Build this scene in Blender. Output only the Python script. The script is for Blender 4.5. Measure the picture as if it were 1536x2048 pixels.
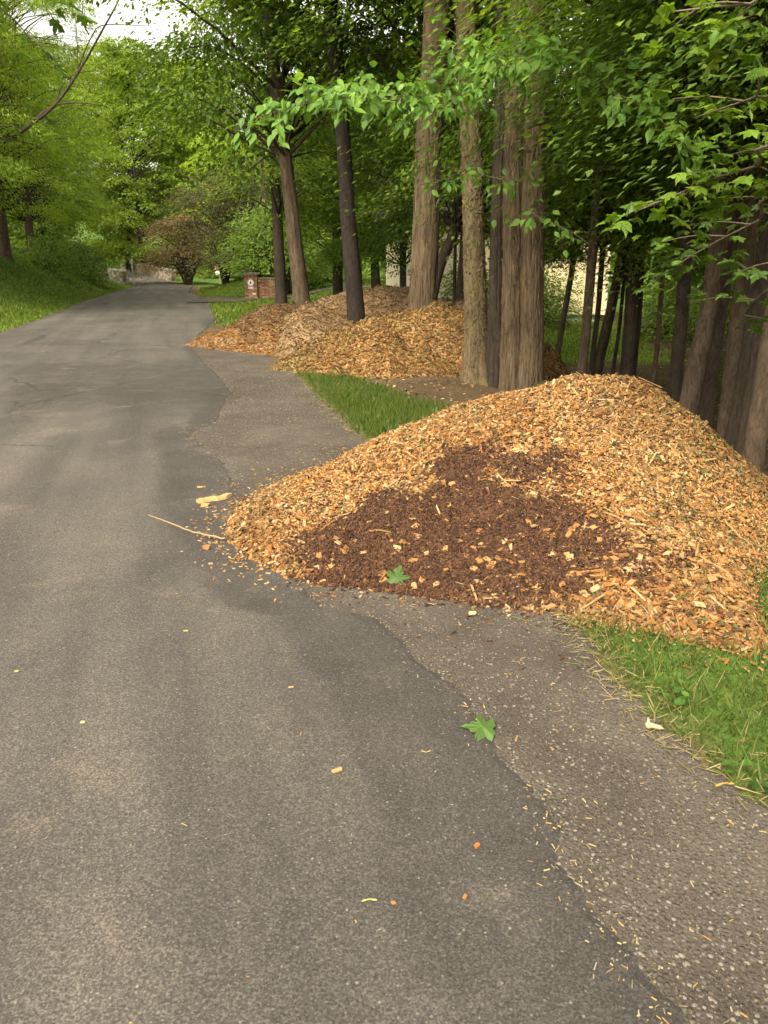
import bpy, math, random
import numpy as np
from mathutils import Matrix, Vector

for o in list(bpy.data.objects):
    bpy.data.objects.remove(o)
SC = bpy.context.scene
COL = SC.collection
rng = np.random.default_rng(7)
R = math.radians

# ------------------------------------------------------------------ camera, sky, sun, exposure
EYE = 1.6
PITCH = R(17.8)
FPX = 1538.0
cam = bpy.data.cameras.new('camera')
cam.sensor_fit = 'HORIZONTAL'
cam.sensor_width = 36.0
cam.lens = 36.0 * FPX / 1536.0
cam.clip_end = 2000.0
cam_ob = bpy.data.objects.new('camera', cam)
cam_ob.location = (0, 0, EYE)
cam_ob.rotation_euler = (R(90) - PITCH, 0, 0)
COL.objects.link(cam_ob)
SC.camera = cam_ob

SUN_EL, SUN_AZ = R(48), R(205)      # azimuth clockwise from +Y: behind the camera, a little to its left
world = bpy.data.worlds.new('World')
SC.world = world
world.use_nodes = True
wn = world.node_tree
wn.nodes.clear()
w_out = wn.nodes.new('ShaderNodeOutputWorld')
w_bg = wn.nodes.new('ShaderNodeBackground')
w_sky = wn.nodes.new('ShaderNodeTexSky')
w_sky.sky_type = 'NISHITA'
w_sky.sun_disc = False
w_sky.sun_elevation = SUN_EL
w_sky.sun_rotation = SUN_AZ
w_sky.air_density = 1.0
w_sky.dust_density = 6.0
w_sky.ozone_density = 1.0
w_hsv = wn.nodes.new('ShaderNodeHueSaturation')      # overcast: the same sky with most of its blue gone
w_hsv.inputs['Saturation'].default_value = 0.16
w_tint = wn.nodes.new('ShaderNodeMixRGB')
w_tint.blend_type = 'MULTIPLY'
w_tint.inputs[0].default_value = 1.0
w_tint.inputs[2].default_value = (1.0, 0.945, 0.82, 1)
w_bg.inputs['Strength'].default_value = 0.15
wn.links.new(w_sky.outputs[0], w_hsv.inputs['Color'])
wn.links.new(w_hsv.outputs[0], w_tint.inputs[1])
wn.links.new(w_tint.outputs[0], w_bg.inputs[0])
wn.links.new(w_bg.outputs[0], w_out.inputs[0])

sun = bpy.data.lights.new('sun', 'SUN')
sun.energy = 1.5
sun.angle = R(20)
sun.color = (1.0, 0.88, 0.68)
sun_ob = bpy.data.objects.new('sun', sun)
sd = Vector((math.sin(SUN_AZ) * math.cos(SUN_EL), math.cos(SUN_AZ) * math.cos(SUN_EL), math.sin(SUN_EL)))
sun_ob.rotation_euler = sd.to_track_quat('Z', 'Y').to_euler()
sun_ob.location = (0, 0, 30)
COL.objects.link(sun_ob)

SC.view_settings.view_transform = 'Standard'
SC.view_settings.look = 'None'
SC.view_settings.exposure = 1.8
SC.view_settings.gamma = 1.0
SC.view_settings.use_curve_mapping = False
SC.render.engine = 'CYCLES'
SC.cycles.max_bounces = 5
SC.cycles.diffuse_bounces = 4
SC.cycles.glossy_bounces = 1
SC.cycles.transmission_bounces = 4
SC.cycles.use_denoising = True
SC.cycles.use_adaptive_sampling = True
SC.cycles.adaptive_threshold = 0.03

# ------------------------------------------------------------------ pixel helpers (photograph pixel -> place in the world)
def ray(px, py):
    a = (px - 768.0) / FPX
    b = (1024.0 - py) / FPX
    return (a, math.cos(PITCH) + b * math.sin(PITCH), -math.sin(PITCH) + b * math.cos(PITCH))

def G(px, py, z=0.0):
    r = ray(px, py)
    t = (z - EYE) / r[2]
    return (r[0] * t, r[1] * t)

def D(px, py, y):
    r = ray(px, py)
    t = y / r[1]
    return np.array((r[0] * t, y, EYE + r[2] * t))

def pxr(w, y):                      # half width in metres of w photograph pixels at depth y
    return 0.5 * w / FPX * y * 1.03

# ------------------------------------------------------------------ numeric helpers
def ss(t):
    t = np.clip(t, 0, 1)
    return t * t * (3 - 2 * t)

def _h(ix, iy, iz):
    n = (ix * 374761393 + iy * 668265263 + iz * 1274126177) & 0x7fffffff
    n = ((n ^ (n >> 13)) * 1274126177) & 0x7fffffff
    n = n ^ (n >> 16)
    return (n & 0xffff) / 65535.0

def vn(x, y, z=0.0):
    x, y, z = np.broadcast_arrays(np.asarray(x, float), np.asarray(y, float), np.asarray(z, float))
    ix, iy, iz = np.floor(x).astype(np.int64), np.floor(y).astype(np.int64), np.floor(z).astype(np.int64)
    fx, fy, fz = ss(x - ix), ss(y - iy), ss(z - iz)
    def L(a, b, t): return a + (b - a) * t
    c = lambda i, j, k: _h(ix + i, iy + j, iz + k)
    return L(L(L(c(0, 0, 0), c(1, 0, 0), fx), L(c(0, 1, 0), c(1, 1, 0), fx), fy),
             L(L(c(0, 0, 1), c(1, 0, 1), fx), L(c(0, 1, 1), c(1, 1, 1), fx), fy), fz)

def fbm(x, y, z=0.0, o=4):
    s, a, t = 0.0, 0.5, 0.0
    for i in range(o):
        s = s + a * vn(x * 2 ** i + 17.3 * i, y * 2 ** i - 9.1 * i, z * 2 ** i)
        t += a
        a *= 0.5
    return s / t

def unit(v):
    return v / np.maximum(np.linalg.norm(v, axis=-1, keepdims=True), 1e-9)

def inside(x, y, poly):
    r = np.zeros(np.shape(x), bool)
    n = len(poly)
    for i in range(n):
        x0, y0 = poly[i]
        x1, y1 = poly[(i + 1) % n]
        if y0 == y1:
            continue
        c = ((y0 > y) != (y1 > y)) & (x < (x1 - x0) * (y - y0) / (y1 - y0) + x0)
        r ^= c
    return r

def dist_line(x, y, pts, closed=False, vals=None):
    best = np.full(np.shape(x), 1e9)
    bv = np.zeros(np.shape(x))
    n = len(pts)
    for i in range(n if closed else n - 1):
        ax, ay = pts[i][0], pts[i][1]
        bx, by = pts[(i + 1) % n][0], pts[(i + 1) % n][1]
        dx, dy = bx - ax, by - ay
        t = np.clip(((x - ax) * dx + (y - ay) * dy) / (dx * dx + dy * dy + 1e-12), 0, 1)
        d = np.hypot(x - ax - t * dx, y - ay - t * dy)
        m = d < best
        best = np.where(m, d, best)
        if vals is not None:
            bv = np.where(m, vals[i] + (vals[(i + 1) % n] - vals[i]) * t, bv)
    return (best, bv) if vals is not None else best

# ------------------------------------------------------------------ mesh helpers
def mesh_np(name, V, Fc, mat=None, col=None, smooth=False):
    """V (n,3); Fc (m,k) all polygons of one size, or a list of such arrays; col (n,3) per vertex."""
    me = bpy.data.meshes.new(name)
    Fl = Fc if isinstance(Fc, (list, tuple)) else [Fc]
    Fl = [np.asarray(f, np.int32) for f in Fl if len(f)]
    V = np.asarray(V, np.float32)
    me.vertices.add(len(V))
    me.vertices.foreach_set('co', V.ravel())
    nl = sum(f.size for f in Fl)
    npoly = sum(len(f) for f in Fl)
    me.loops.add(nl)
    me.polygons.add(npoly)
    me.loops.foreach_set('vertex_index', np.concatenate([f.ravel() for f in Fl]))
    tot = np.concatenate([np.full(len(f), f.shape[1], np.int32) for f in Fl])
    st = np.concatenate([[0], np.cumsum(tot)[:-1]]).astype(np.int32)
    me.polygons.foreach_set('loop_start', st)
    me.polygons.foreach_set('loop_total', tot)
    me.polygons.foreach_set('use_smooth', np.full(npoly, bool(smooth)))
    me.update(calc_edges=True)
    if col is not None:
        a = me.color_attributes.new('col', 'FLOAT_COLOR', 'POINT')
        c = np.ones((len(V), 4), np.float32)
        c[:, :3] = col
        a.data.foreach_set('color', c.ravel())
    if mat:
        me.materials.append(mat)
    return me

def ob(name, me, parent=None, loc=None, rot=None, scale=None, mtx=None):
    o = bpy.data.objects.new(name, me)
    COL.objects.link(o)
    if parent is not None:
        o.parent = parent
    if mtx is not None:
        o.matrix_local = mtx
    if loc is not None:
        o.location = loc
    if rot is not None:
        o.rotation_euler = rot
    if scale is not None:
        o.scale = scale if hasattr(scale, '__len__') else (scale,) * 3
    return o

def tag(o, label, cat, group=None, kind=None):
    if label: o['label'] = label
    if cat: o['category'] = cat
    if group: o['group'] = group
    if kind: o['kind'] = kind
    return o

def empty(name, loc, label, cat, group=None):
    o = bpy.data.objects.new(name, None)
    o.empty_display_size = 0.2
    COL.objects.link(o)
    o.location = loc
    return tag(o, label, cat, group)

class MB:
    """collects vertices and polygons"""
    def __init__(s):
        s.v, s.q, s.t, s.n = [], [], [], 0
        s.c = []
    def add(s, V, Q=None, T=None, c=None):
        V = np.asarray(V, float)
        if Q is not None and len(Q): s.q.append(np.asarray(Q) + s.n)
        if T is not None and len(T): s.t.append(np.asarray(T) + s.n)
        s.v.append(V)
        s.c.append(np.broadcast_to(np.asarray(c if c is not None else (1, 1, 1), float), (len(V), 3)))
        s.n += len(V)
    def box(s, c, d, rz=0.0, jit=0.0, col=None):
        B = np.array([(x, y, z) for z in (-.5, .5) for y in (-.5, .5) for x in (-.5, .5)]) * np.asarray(d)
        if jit: B = B + rng.uniform(-jit, jit, B.shape)
        ca, sa = math.cos(rz), math.sin(rz)
        B = np.stack([B[:, 0] * ca - B[:, 1] * sa, B[:, 0] * sa + B[:, 1] * ca, B[:, 2]], 1) + np.asarray(c)
        s.add(B, Q=[(0, 2, 3, 1), (4, 5, 7, 6), (0, 1, 5, 4), (2, 6, 7, 3), (0, 4, 6, 2), (1, 3, 7, 5)], c=col)
    def mesh(s, name, mat, smooth=False, col=False):
        F = []
        if s.q: F.append(np.concatenate(s.q))
        if s.t: F.append(np.concatenate(s.t))
        return mesh_np(name, np.concatenate(s.v), F, mat, np.concatenate(s.c) if col else None, smooth)

def resample(P, n):
    P = np.asarray(P, float)
    if len(P) > 2:                          # Catmull-Rom
        Q = np.vstack([2 * P[0] - P[1], P, 2 * P[-1] - P[-2]])
        out = []
        for i in range(1, len(Q) - 2):
            t = np.linspace(0, 1, 12, endpoint=False)[:, None]
            a, b, c, d = Q[i - 1], Q[i], Q[i + 1], Q[i + 2]
            out.append(0.5 * (2 * b + (c - a) * t + (2 * a - 5 * b + 4 * c - d) * t ** 2 + (3 * b - a - 3 * c + d) * t ** 3))
        out.append(Q[-2][None])
        P = np.vstack(out)
    s = np.concatenate([[0], np.cumsum(np.linalg.norm(np.diff(P, axis=0), axis=1))])
    u = np.linspace(0, s[-1], n)
    return np.stack([np.interp(u, s, P[:, k]) for k in range(P.shape[1])], 1)

def tube(path, rad, seg, rf=None, cap=True):
    """path (n,3), rad (n,); rf(theta grid, arc length grid) multiplies the radius"""
    path = np.asarray(path, float)
    n = len(path)
    T = unit(np.gradient(path, axis=0))
    ref = np.array((0, 1.0, 0)) if abs(T[0][1]) < 0.8 else np.array((1.0, 0, 0))
    B = unit(np.cross(T, ref))
    N = np.cross(B, T)
    th = np.linspace(0, 2 * math.pi, seg, endpoint=False)
    s = np.concatenate([[0], np.cumsum(np.linalg.norm(np.diff(path, axis=0), axis=1))])
    TH, S = np.meshgrid(th, s)
    r = np.asarray(rad)[:, None] * np.ones_like(TH)
    if rf is not None: r = r * rf(TH, S)
    V = path[:, None, :] + r[..., None] * (np.cos(TH)[..., None] * B[:, None, :] + np.sin(TH)[..., None] * N[:, None, :])
    i = np.arange(n - 1)[:, None] * seg
    j = np.arange(seg)[None]
    j2 = (j + 1) % seg
    Q = np.stack([i + j, i + j2, i + seg + j2, i + seg + j], -1).reshape(-1, 4)
    V = V.reshape(-1, 3)
    Tt = None
    if cap:
        V = np.vstack([V, path[-1][None]])
        k = len(V) - 1
        b = (n - 1) * seg
        Tt = np.array([(b + a, b + (a + 1) % seg, k) for a in range(seg)])
    return V, Q, Tt

def scatter(P, d, n, s, tv, tf, col=None, s2=None):
    """copies of a small template: P,d,n (N,3) place, along, normal; s (N,) size; template verts (k,3) along/side/normal"""
    d = unit(d)
    b = unit(np.cross(n, d))
    n = np.cross(d, b)
    tv = np.asarray(tv, float)
    s = np.asarray(s)
    if s.ndim == 1: s = np.repeat(s[:, None], 3, 1)
    k = len(tv)
    V = (P[:, None] + tv[None, :, 0:1] * (s[:, 0:1] * d)[:, None] + tv[None, :, 1:2] * (s[:, 1:2] * b)[:, None]
         + tv[None, :, 2:3] * (s[:, 2:3] * n)[:, None]).reshape(-1, 3)
    off = (np.arange(len(P)) * k)[:, None, None]
    F = [(np.asarray(f)[None] + off).reshape(-1, np.asarray(f).shape[1]) for f in tf]
    C = None if col is None else np.repeat(col, k, 0)
    return V, F, C

def rdir(n):
    v = rng.normal(size=(n, 3))
    return unit(v)

# ------------------------------------------------------------------ materials
def mat(name):
    m = bpy.data.materials.new(name)
    m.use_nodes = True
    nt = m.node_tree
    nt.nodes.clear()
    out = nt.nodes.new('ShaderNodeOutputMaterial')
    b = nt.nodes.new('ShaderNodeBsdfPrincipled')
    nt.links.new(b.outputs[0], out.inputs[0])
    return m, nt, b, out

def N(nt, t, **k):
    n = nt.nodes.new(t)
    for a, v in k.items():
        if a in n.inputs.keys(): n.inputs[a].default_value = v
        else: setattr(n, a, v)
    return n

def noise(nt, vec, scale, detail=4, rough=0.6, dist=0.0):
    n = N(nt, 'ShaderNodeTexNoise')
    n.inputs['Scale'].default_value = scale
    n.inputs['Detail'].default_value = detail
    n.inputs['Roughness'].default_value = rough
    n.inputs['Distortion'].default_value = dist
    if vec is not None: nt.links.new(vec, n.inputs['Vector'])
    return n.outputs['Fac']

def ramp(nt, fac, stops):
    n = nt.nodes.new('ShaderNodeValToRGB')
    e = n.color_ramp.elements
    while len(e) < len(stops): e.new(0.5)
    for el, (p, c) in zip(e, stops):
        el.position = p
        el.color = (*c, 1) if len(c) == 3 else c
    nt.links.new(fac, n.inputs[0])
    return n.outputs[0]

def g3(v): return (v, v, v)

def mixc(nt, fac, a, b, mode='MIX'):
    n = nt.nodes.new('ShaderNodeMixRGB')
    n.blend_type = mode
    for i, x in enumerate((fac, a, b)):
        if isinstance(x, (int, float)): n.inputs[i].default_value = x
        elif isinstance(x, tuple): n.inputs[i].default_value = (*x, 1) if len(x) == 3 else x
        else: nt.links.new(x, n.inputs[i])
    return n.outputs[0]

def bump(nt, b, h, strength, dist):
    n = nt.nodes.new('ShaderNodeBump')
    n.inputs['Strength'].default_value = strength
    n.inputs['Distance'].default_value = dist
    nt.links.new(h, n.inputs['Height'])
    nt.links.new(n.outputs[0], b.inputs['Normal'])

def geo_pos(nt):
    return nt.nodes.new('ShaderNodeNewGeometry').outputs['Position']

def obj_pos(nt, scale=None):
    v = nt.nodes.new('ShaderNodeTexCoord').outputs['Object']
    if scale:
        m = nt.nodes.new('ShaderNodeMapping')
        m.inputs['Scale'].default_value = scale
        nt.links.new(v, m.inputs[0])
        v = m.outputs[0]
    return v

def attr(nt, name='col'):
    a = nt.nodes.new('ShaderNodeAttribute')
    a.attribute_name = name
    return a.outputs['Color']

def m_leaf(name, trans=0.45, tcol=(1.7, 1.6, 0.6), rough=0.45, var=0.18):
    m, nt, b, out = mat(name)
    c = attr(nt)
    oi = nt.nodes.new('ShaderNodeObjectInfo')
    hs = N(nt, 'ShaderNodeHueSaturation')
    mr = N(nt, 'ShaderNodeMapRange')
    mr.inputs['To Min'].default_value = 1 - var
    mr.inputs['To Max'].default_value = 1 + var
    nt.links.new(oi.outputs['Random'], mr.inputs[0])
    nt.links.new(mr.outputs[0], hs.inputs['Value'])
    nt.links.new(c, hs.inputs['Color'])
    c = hs.outputs[0]
    nt.links.new(c, b.inputs['Base Color'])
    b.inputs['Roughness'].default_value = rough
    b.inputs['Specular IOR Level'].default_value = 0.18
    tr = nt.nodes.new('ShaderNodeBsdfTranslucent')
    nt.links.new(mixc(nt, 1.0, c, tcol, 'MULTIPLY'), tr.inputs[0])
    mx = nt.nodes.new('ShaderNodeMixShader')
    mx.inputs[0].default_value = trans
    nt.links.new(b.outputs[0], mx.inputs[1])
    nt.links.new(tr.outputs[0], mx.inputs[2])
    nt.links.new(mx.outputs[0], out.inputs[0])
    return m

M = {}
M['leaf'] = m_leaf('green_leaf')
M['leaf_near'] = m_leaf('near_green_leaf', 0.38)
M['grass'] = m_leaf('grass_blade', 0.3, (1.3, 1.3, 0.6), 0.5, 0.05)

def m_attr(name, rough=0.85, grain=120.0, gs=0.25, bs=0.0):
    m, nt, b, out = mat(name)
    c = attr(nt)
    p = obj_pos(nt)
    n = noise(nt, p, grain, 3, 0.6)
    c = mixc(nt, 1.0, c, ramp(nt, n, [(0.25, g3(1 - gs)), (0.75, g3(1 + gs))]), 'MULTIPLY')
    nt.links.new(c, b.inputs['Base Color'])
    b.inputs['Roughness'].default_value = rough
    b.inputs['Specular IOR Level'].default_value = 0.2
    if bs: bump(nt, b, n, bs, 0.004)
    return m
M['chip'] = m_attr('wood_chip', 0.85, 90.0, 0.22)
M['litter'] = m_attr('ground_litter', 0.85, 60.0, 0.2)
M['stone'] = m_attr('rough_stone', 0.9, 14.0, 0.45, 0.5)

def m_bark(name, dark, light, sc=(9, 9, 1.6), strength=0.9, moss=None):
    m, nt, b, out = mat(name)
    p = obj_pos(nt, sc)
    n1 = noise(nt, p, 1.6, 6, 0.65, 0.6)
    p2 = obj_pos(nt, (sc[0] * 3.2, sc[1] * 3.2, sc[2] * 2.5))
    n2 = noise(nt, p2, 2.0, 4, 0.6, 0.3)
    f = mixc(nt, 0.4, n1, n2)
    c = ramp(nt, f, [(0.36, dark), (0.48, tuple((a + b_) / 2 for a, b_ in zip(dark, light))), (0.62, light)])
    n3 = noise(nt, obj_pos(nt), 1.3, 3, 0.5)
    c = mixc(nt, 1.0, c, ramp(nt, n3, [(0.3, g3(0.75)), (0.7, g3(1.15))]), 'MULTIPLY')
    if moss:
        n4 = noise(nt, obj_pos(nt), 2.2, 5, 0.7)
        c = mixc(nt, ramp(nt, n4, [(0.5, g3(0)), (0.68, g3(0.6))]), c, moss)
    nt.links.new(c, b.inputs['Base Color'])
    b.inputs['Roughness'].default_value = 0.95
    b.inputs['Specular IOR Level'].default_value = 0.15
    bump(nt, b, f, strength, 0.03)
    return m
M['bark_big'] = m_bark('shaggy_bark', (0.026, 0.018, 0.011), (0.165, 0.12, 0.072), (18, 18, 1.5), 1.0)
M['bark_scaly'] = m_bark('scaly_bark', (0.04, 0.03, 0.017), (0.175, 0.13, 0.072), (16, 16, 5.0), 1.0, (0.12, 0.12, 0.04))
M['bark_dark'] = m_bark('dark_bark', (0.017, 0.013, 0.010), (0.062, 0.047, 0.033), (10, 10, 4.0), 0.7)
M['bark_ridge'] = m_bark('ridged_bark', (0.028, 0.02, 0.014), (0.12, 0.088, 0.056), (11, 11, 1.8))
M['bark_pine'] = m_bark('pine_bark', (0.028, 0.02, 0.014), (0.105, 0.076, 0.05), (9, 9, 3.5), 0.8)
M['bark_black'] = m_bark('blackish_bark', (0.008, 0.006, 0.005), (0.035, 0.027, 0.02), (10, 10, 4.0), 0.6)
M['twig'] = m_bark('twig_bark', (0.07, 0.055, 0.04), (0.15, 0.12, 0.085), (20, 20, 6), 0.3)

# asphalt: dusty, patched, specked with stone, cracked
def m_asphalt():
    m, nt, b, out = mat('old_asphalt')
    p = geo_pos(nt)
    big = noise(nt, p, 0.55, 4, 0.6, 0.8)
    c = ramp(nt, big, [(0.30, (0.041, 0.0365, 0.0315)), (0.48, (0.054, 0.048, 0.041)), (0.70, (0.071, 0.0625, 0.052))])
    # long streaks along the road (tyre tracks, dust)
    mp = N(nt, 'ShaderNodeMapping')
    mp.vector_type = 'TEXTURE'
    mp.inputs['Rotation'].default_value = (0, 0, R(15))
    mp.inputs['Scale'].default_value = (0.42, 6.0, 1)
    nt.links.new(p, mp.inputs[0])
    st = noise(nt, mp.outputs[0], 1.0, 3, 0.5, 0.2)
    c = mixc(nt, 1.0, c, ramp(nt, st, [(0.3, g3(0.74)), (0.7, g3(1.32))]), 'MULTIPLY')
    # fresher dark band along the broken edge (vertex attribute is 0..1)
    band = attr(nt, 'band')
    c = mixc(nt, mixc(nt, 1.0, band, ramp(nt, noise(nt, p, 2.4, 4, 0.6), [(0.30, g3(0.45)), (0.70, g3(1.0))]), 'MULTIPLY'),
             c, (0.032, 0.028, 0.025))
    # dust stains
    d = noise(nt, p, 1.7, 5, 0.7, 0.4)
    c = mixc(nt, ramp(nt, d, [(0.56, g3(0)), (0.74, g3(0.6))]), c, (0.12, 0.10, 0.074))
    # aggregate
    n1 = noise(nt, p, 150, 3, 0.75)
    c = mixc(nt, 1.0, c, ramp(nt, n1, [(0.30, g3(0.55)), (0.5, g3(1.0)), (0.70, g3(1.5))]), 'MULTIPLY')
    v = N(nt, 'ShaderNodeTexVoronoi')
    v.inputs['Scale'].default_value = 95
    nt.links.new(p, v.inputs['Vector'])
    sep = nt.nodes.new('ShaderNodeSeparateColor')
    nt.links.new(v.outputs['Color'], sep.inputs[0])
    pick = ramp(nt, sep.outputs[0], [(0.935, g3(0)), (0.955, g3(0.9))])
    near = ramp(nt, v.outputs['Distance'], [(0.25, g3(1)), (0.42, g3(0))])
    c = mixc(nt, mixc(nt, 1.0, pick, near, 'MULTIPLY'), c, (0.125, 0.113, 0.09))
    pick2 = ramp(nt, sep.outputs[1], [(0.82, g3(0)), (0.86, g3(0.8))])
    c = mixc(nt, mixc(nt, 1.0, pick2, near, 'MULTIPLY'), c, (0.035, 0.03, 0.026))
    v3 = N(nt, 'ShaderNodeTexVoronoi')
    v3.inputs['Scale'].default_value = 190
    nt.links.new(p, v3.inputs['Vector'])
    sep3 = nt.nodes.new('ShaderNodeSeparateColor')
    nt.links.new(v3.outputs['Color'], sep3.inputs[0])
    c = mixc(nt, 1.0, c, ramp(nt, sep3.outputs[0], [(0.0, g3(0.62)), (0.6, g3(1.0)), (1.0, g3(1.55))]), 'MULTIPLY')
    # cracks
    mp2 = N(nt, 'ShaderNodeMapping')
    mp2.inputs['Scale'].default_value = (0.42, 0.36, 0.42)
    wob = N(nt, 'ShaderNodeTexNoise')
    wob.inputs['Scale'].default_value = 3.0
    wob.inputs['Detail'].default_value = 5
    nt.links.new(p, wob.inputs['Vector'])
    wv = nt.nodes.new('ShaderNodeVectorMath')
    wv.operation = 'MULTIPLY_ADD'
    wv.inputs[1].default_value = (0.45, 0.45, 0)
    nt.links.new(wob.outputs['Color'], wv.inputs[0])
    nt.links.new(p, wv.inputs[2])
    nt.links.new(wv.outputs[0], mp2.inputs[0])
    vc = N(nt, 'ShaderNodeTexVoronoi')
    vc.feature = 'DISTANCE_TO_EDGE'
    vc.inputs['Scale'].default_value = 1.0
    nt.links.new(mp2.outputs[0], vc.inputs['Vector'])
    cr = ramp(nt, vc.outputs['Distance'], [(0.0, g3(0.9)), (0.004, g3(0.75)), (0.009, g3(0))])
    crm = mixc(nt, 1.0, cr, attr(nt, 'crack'), 'MULTIPLY')
    crm = mixc(nt, 1.0, crm, ramp(nt, noise(nt, p, 0.8, 3, 0.6), [(0.42, g3(0)), (0.52, g3(1))]), 'MULTIPLY')
    c = mixc(nt, crm, c, (0.02, 0.017, 0.014))
    nt.links.new(c, b.inputs['Base Color'])
    b.inputs['Roughness'].default_value = 0.88
    b.inputs['Specular IOR Level'].default_value = 0.3
    hgt = mixc(nt, crm, n1, (0, 0, 0))
    bump(nt, b, hgt, 0.55, 0.006)
    return m
M['asphalt'] = m_asphalt()

def m_gravel():
    m, nt, b, out = mat('gravel_shoulder')
    p = geo_pos(nt)
    big = noise(nt, p, 1.3, 5, 0.65, 0.5)
    c = ramp(nt, big, [(0.32, (0.043, 0.036, 0.028)), (0.5, (0.060, 0.051, 0.041)), (0.70, (0.083, 0.071, 0.057))])
    n1 = noise(nt, p, 130, 4, 0.8)
    c = mixc(nt, 1.0, c, ramp(nt, n1, [(0.28, g3(0.35)), (0.5, g3(1)), (0.72, g3(1.9))]), 'MULTIPLY')
    v = N(nt, 'ShaderNodeTexVoronoi')
    v.inputs['Scale'].default_value = 62
    nt.links.new(p, v.inputs['Vector'])
    sep = nt.nodes.new('ShaderNodeSeparateColor')
    nt.links.new(v.outputs['Color'], sep.inputs[0])
    near = ramp(nt, v.outputs['Distance'], [(0.25, g3(1)), (0.45, g3(0))])
    c = mixc(nt, mixc(nt, 1.0, ramp(nt, sep.outputs[0], [(0.86, g3(0)), (0.9, g3(0.8))]), near, 'MULTIPLY'), c, (0.21, 0.185, 0.145))
    c = mixc(nt, mixc(nt, 1.0, ramp(nt, sep.outputs[1], [(0.78, g3(0)), (0.83, g3(0.8))]), near, 'MULTIPLY'), c, (0.05, 0.042, 0.035))
    nt.links.new(c, b.inputs['Base Color'])
    b.inputs['Roughness'].default_value = 0.95
    b.inputs['Specular IOR Level'].default_value = 0.15
    bump(nt, b, mixc(nt, 0.5, n1, near), 0.8, 0.008)
    return m
M['gravel'] = m_gravel()

def m_ground():
    m, nt, b, out = mat('earth_and_turf')
    p = geo_pos(nt)
    c = attr(nt)
    n0 = noise(nt, p, 1.1, 5, 0.65)
    c = mixc(nt, 1.0, c, ramp(nt, n0, [(0.3, (0.7, 0.72, 0.7)), (0.7, (1.3, 1.22, 1.2))]), 'MULTIPLY')
    n1 = noise(nt, p, 38, 5, 0.75)
    c = mixc(nt, 1.0, c, ramp(nt, n1, [(0.3, g3(0.5)), (0.7, g3(1.6))]), 'MULTIPLY')
    nt.links.new(c, b.inputs['Base Color'])
    b.inputs['Roughness'].default_value = 1.0
    b.inputs['Specular IOR Level'].default_value = 0.1
    bump(nt, b, n1, 0.8, 0.03)
    return m
M['ground'] = m_ground()

def m_heap(name, c1, c2, c3):
    m, nt, b, out = mat(name)
    p = geo_pos(nt)
    v = N(nt, 'ShaderNodeTexVoronoi')
    v.inputs['Scale'].default_value = 38
    nt.links.new(p, v.inputs['Vector'])
    sep = nt.nodes.new('ShaderNodeSeparateColor')
    nt.links.new(v.outputs['Color'], sep.inputs[0])
    c = ramp(nt, sep.outputs[0], [(0.1, c1), (0.5, c2), (0.95, c3)])
    nt.links.new(c, b.inputs['Base Color'])
    b.inputs['Roughness'].default_value = 0.95
    bump(nt, b, sep.outputs[1], 0.8, 0.02)
    return m
M['heap'] = m_heap('chip_heap', (0.10, 0.05, 0.018), (0.24, 0.125, 0.045), (0.36, 0.2, 0.08))
M['heap_old'] = m_heap('old_chip_heap', (0.07, 0.04, 0.02), (0.15, 0.09, 0.04), (0.22, 0.14, 0.06))

def m_plain(name, c, rough=0.7, n=0.12, scale=6.0, spec=0.3, metal=0.0):
    m, nt, b, out = mat(name)
    f = noise(nt, obj_pos(nt), scale, 4, 0.6)
    nt.links.new(mixc(nt, 1.0, c, ramp(nt, f, [(0.3, g3(1 - n)), (0.7, g3(1 + n))]), 'MULTIPLY'), b.inputs['Base Color'])
    b.inputs['Roughness'].default_value = rough
    b.inputs['Specular IOR Level'].default_value = spec
    b.inputs['Metallic'].default_value = metal
    return m
M['white'] = m_plain('white_paint', (0.75, 0.74, 0.7), 0.6, 0.06)
M['black'] = m_plain('black_paint', (0.03, 0.03, 0.03), 0.6)
M['red'] = m_plain('red_paint', (0.55, 0.04, 0.04), 0.5)
M['siding'] = m_plain('cream_siding', (0.78, 0.66, 0.40), 0.7, 0.06)
M['siding_pale'] = m_plain('pale_cream_trim', (0.80, 0.72, 0.5), 0.7, 0.05)
M['concrete'] = m_plain('grey_concrete', (0.33, 0.34, 0.34), 0.9, 0.12)
M['roofing'] = m_plain('roof_shingle', (0.10, 0.09, 0.085), 0.9, 0.3, 20)
M['glass'] = m_plain('dark_window_glass', (0.03, 0.035, 0.04), 0.1, 0.05, 3, 0.6)
M['mortar'] = m_plain('mortar', (0.30, 0.24, 0.17), 0.95, 0.2, 20)
M['capstone'] = m_plain('cap_stone', (0.22, 0.19, 0.15), 0.9, 0.25, 10)
M['metal_green'] = m_plain('grey_green_metal', (0.26, 0.30, 0.22), 0.5, 0.1)
M['post'] = m_plain('weathered_post', (0.28, 0.25, 0.19), 0.8, 0.2)

# ------------------------------------------------------------------ the lie of the land
RE = np.array([(1.75, -6), (1.3, -2), (0.9, 0.2), (0.62, 1.27), (0.585, 1.43), (0.53, 1.57), (0.475, 1.73), (0.50, 1.88), (0.485, 2.0), (0.39, 2.17),
               (0.345, 2.31), (0.31, 2.54), (0.24, 2.72), (0.13, 2.88), (0.0, 3.16), (-0.07, 3.31), (-0.34, 3.44), (-0.43, 3.66),
               (-0.7, 4.3), (-1.02, 5.0), (-1.24, 5.8), (-1.36, 6.28), (-1.66, 6.83), (-1.97, 7.47), (-1.80, 8.1), (-1.93, 8.85), (-1.99, 9.93),
               (-2.4, 11.3), (-2.79, 12.42), (-3.26, 13.79), (-4.05, 16.26), (-4.5, 19), (-5.2, 24.2), (-7.4, 33.5), (-9.3, 40.1),
               (-12.0, 49), (-13.9, 57.5), (-14.6, 61)])
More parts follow.
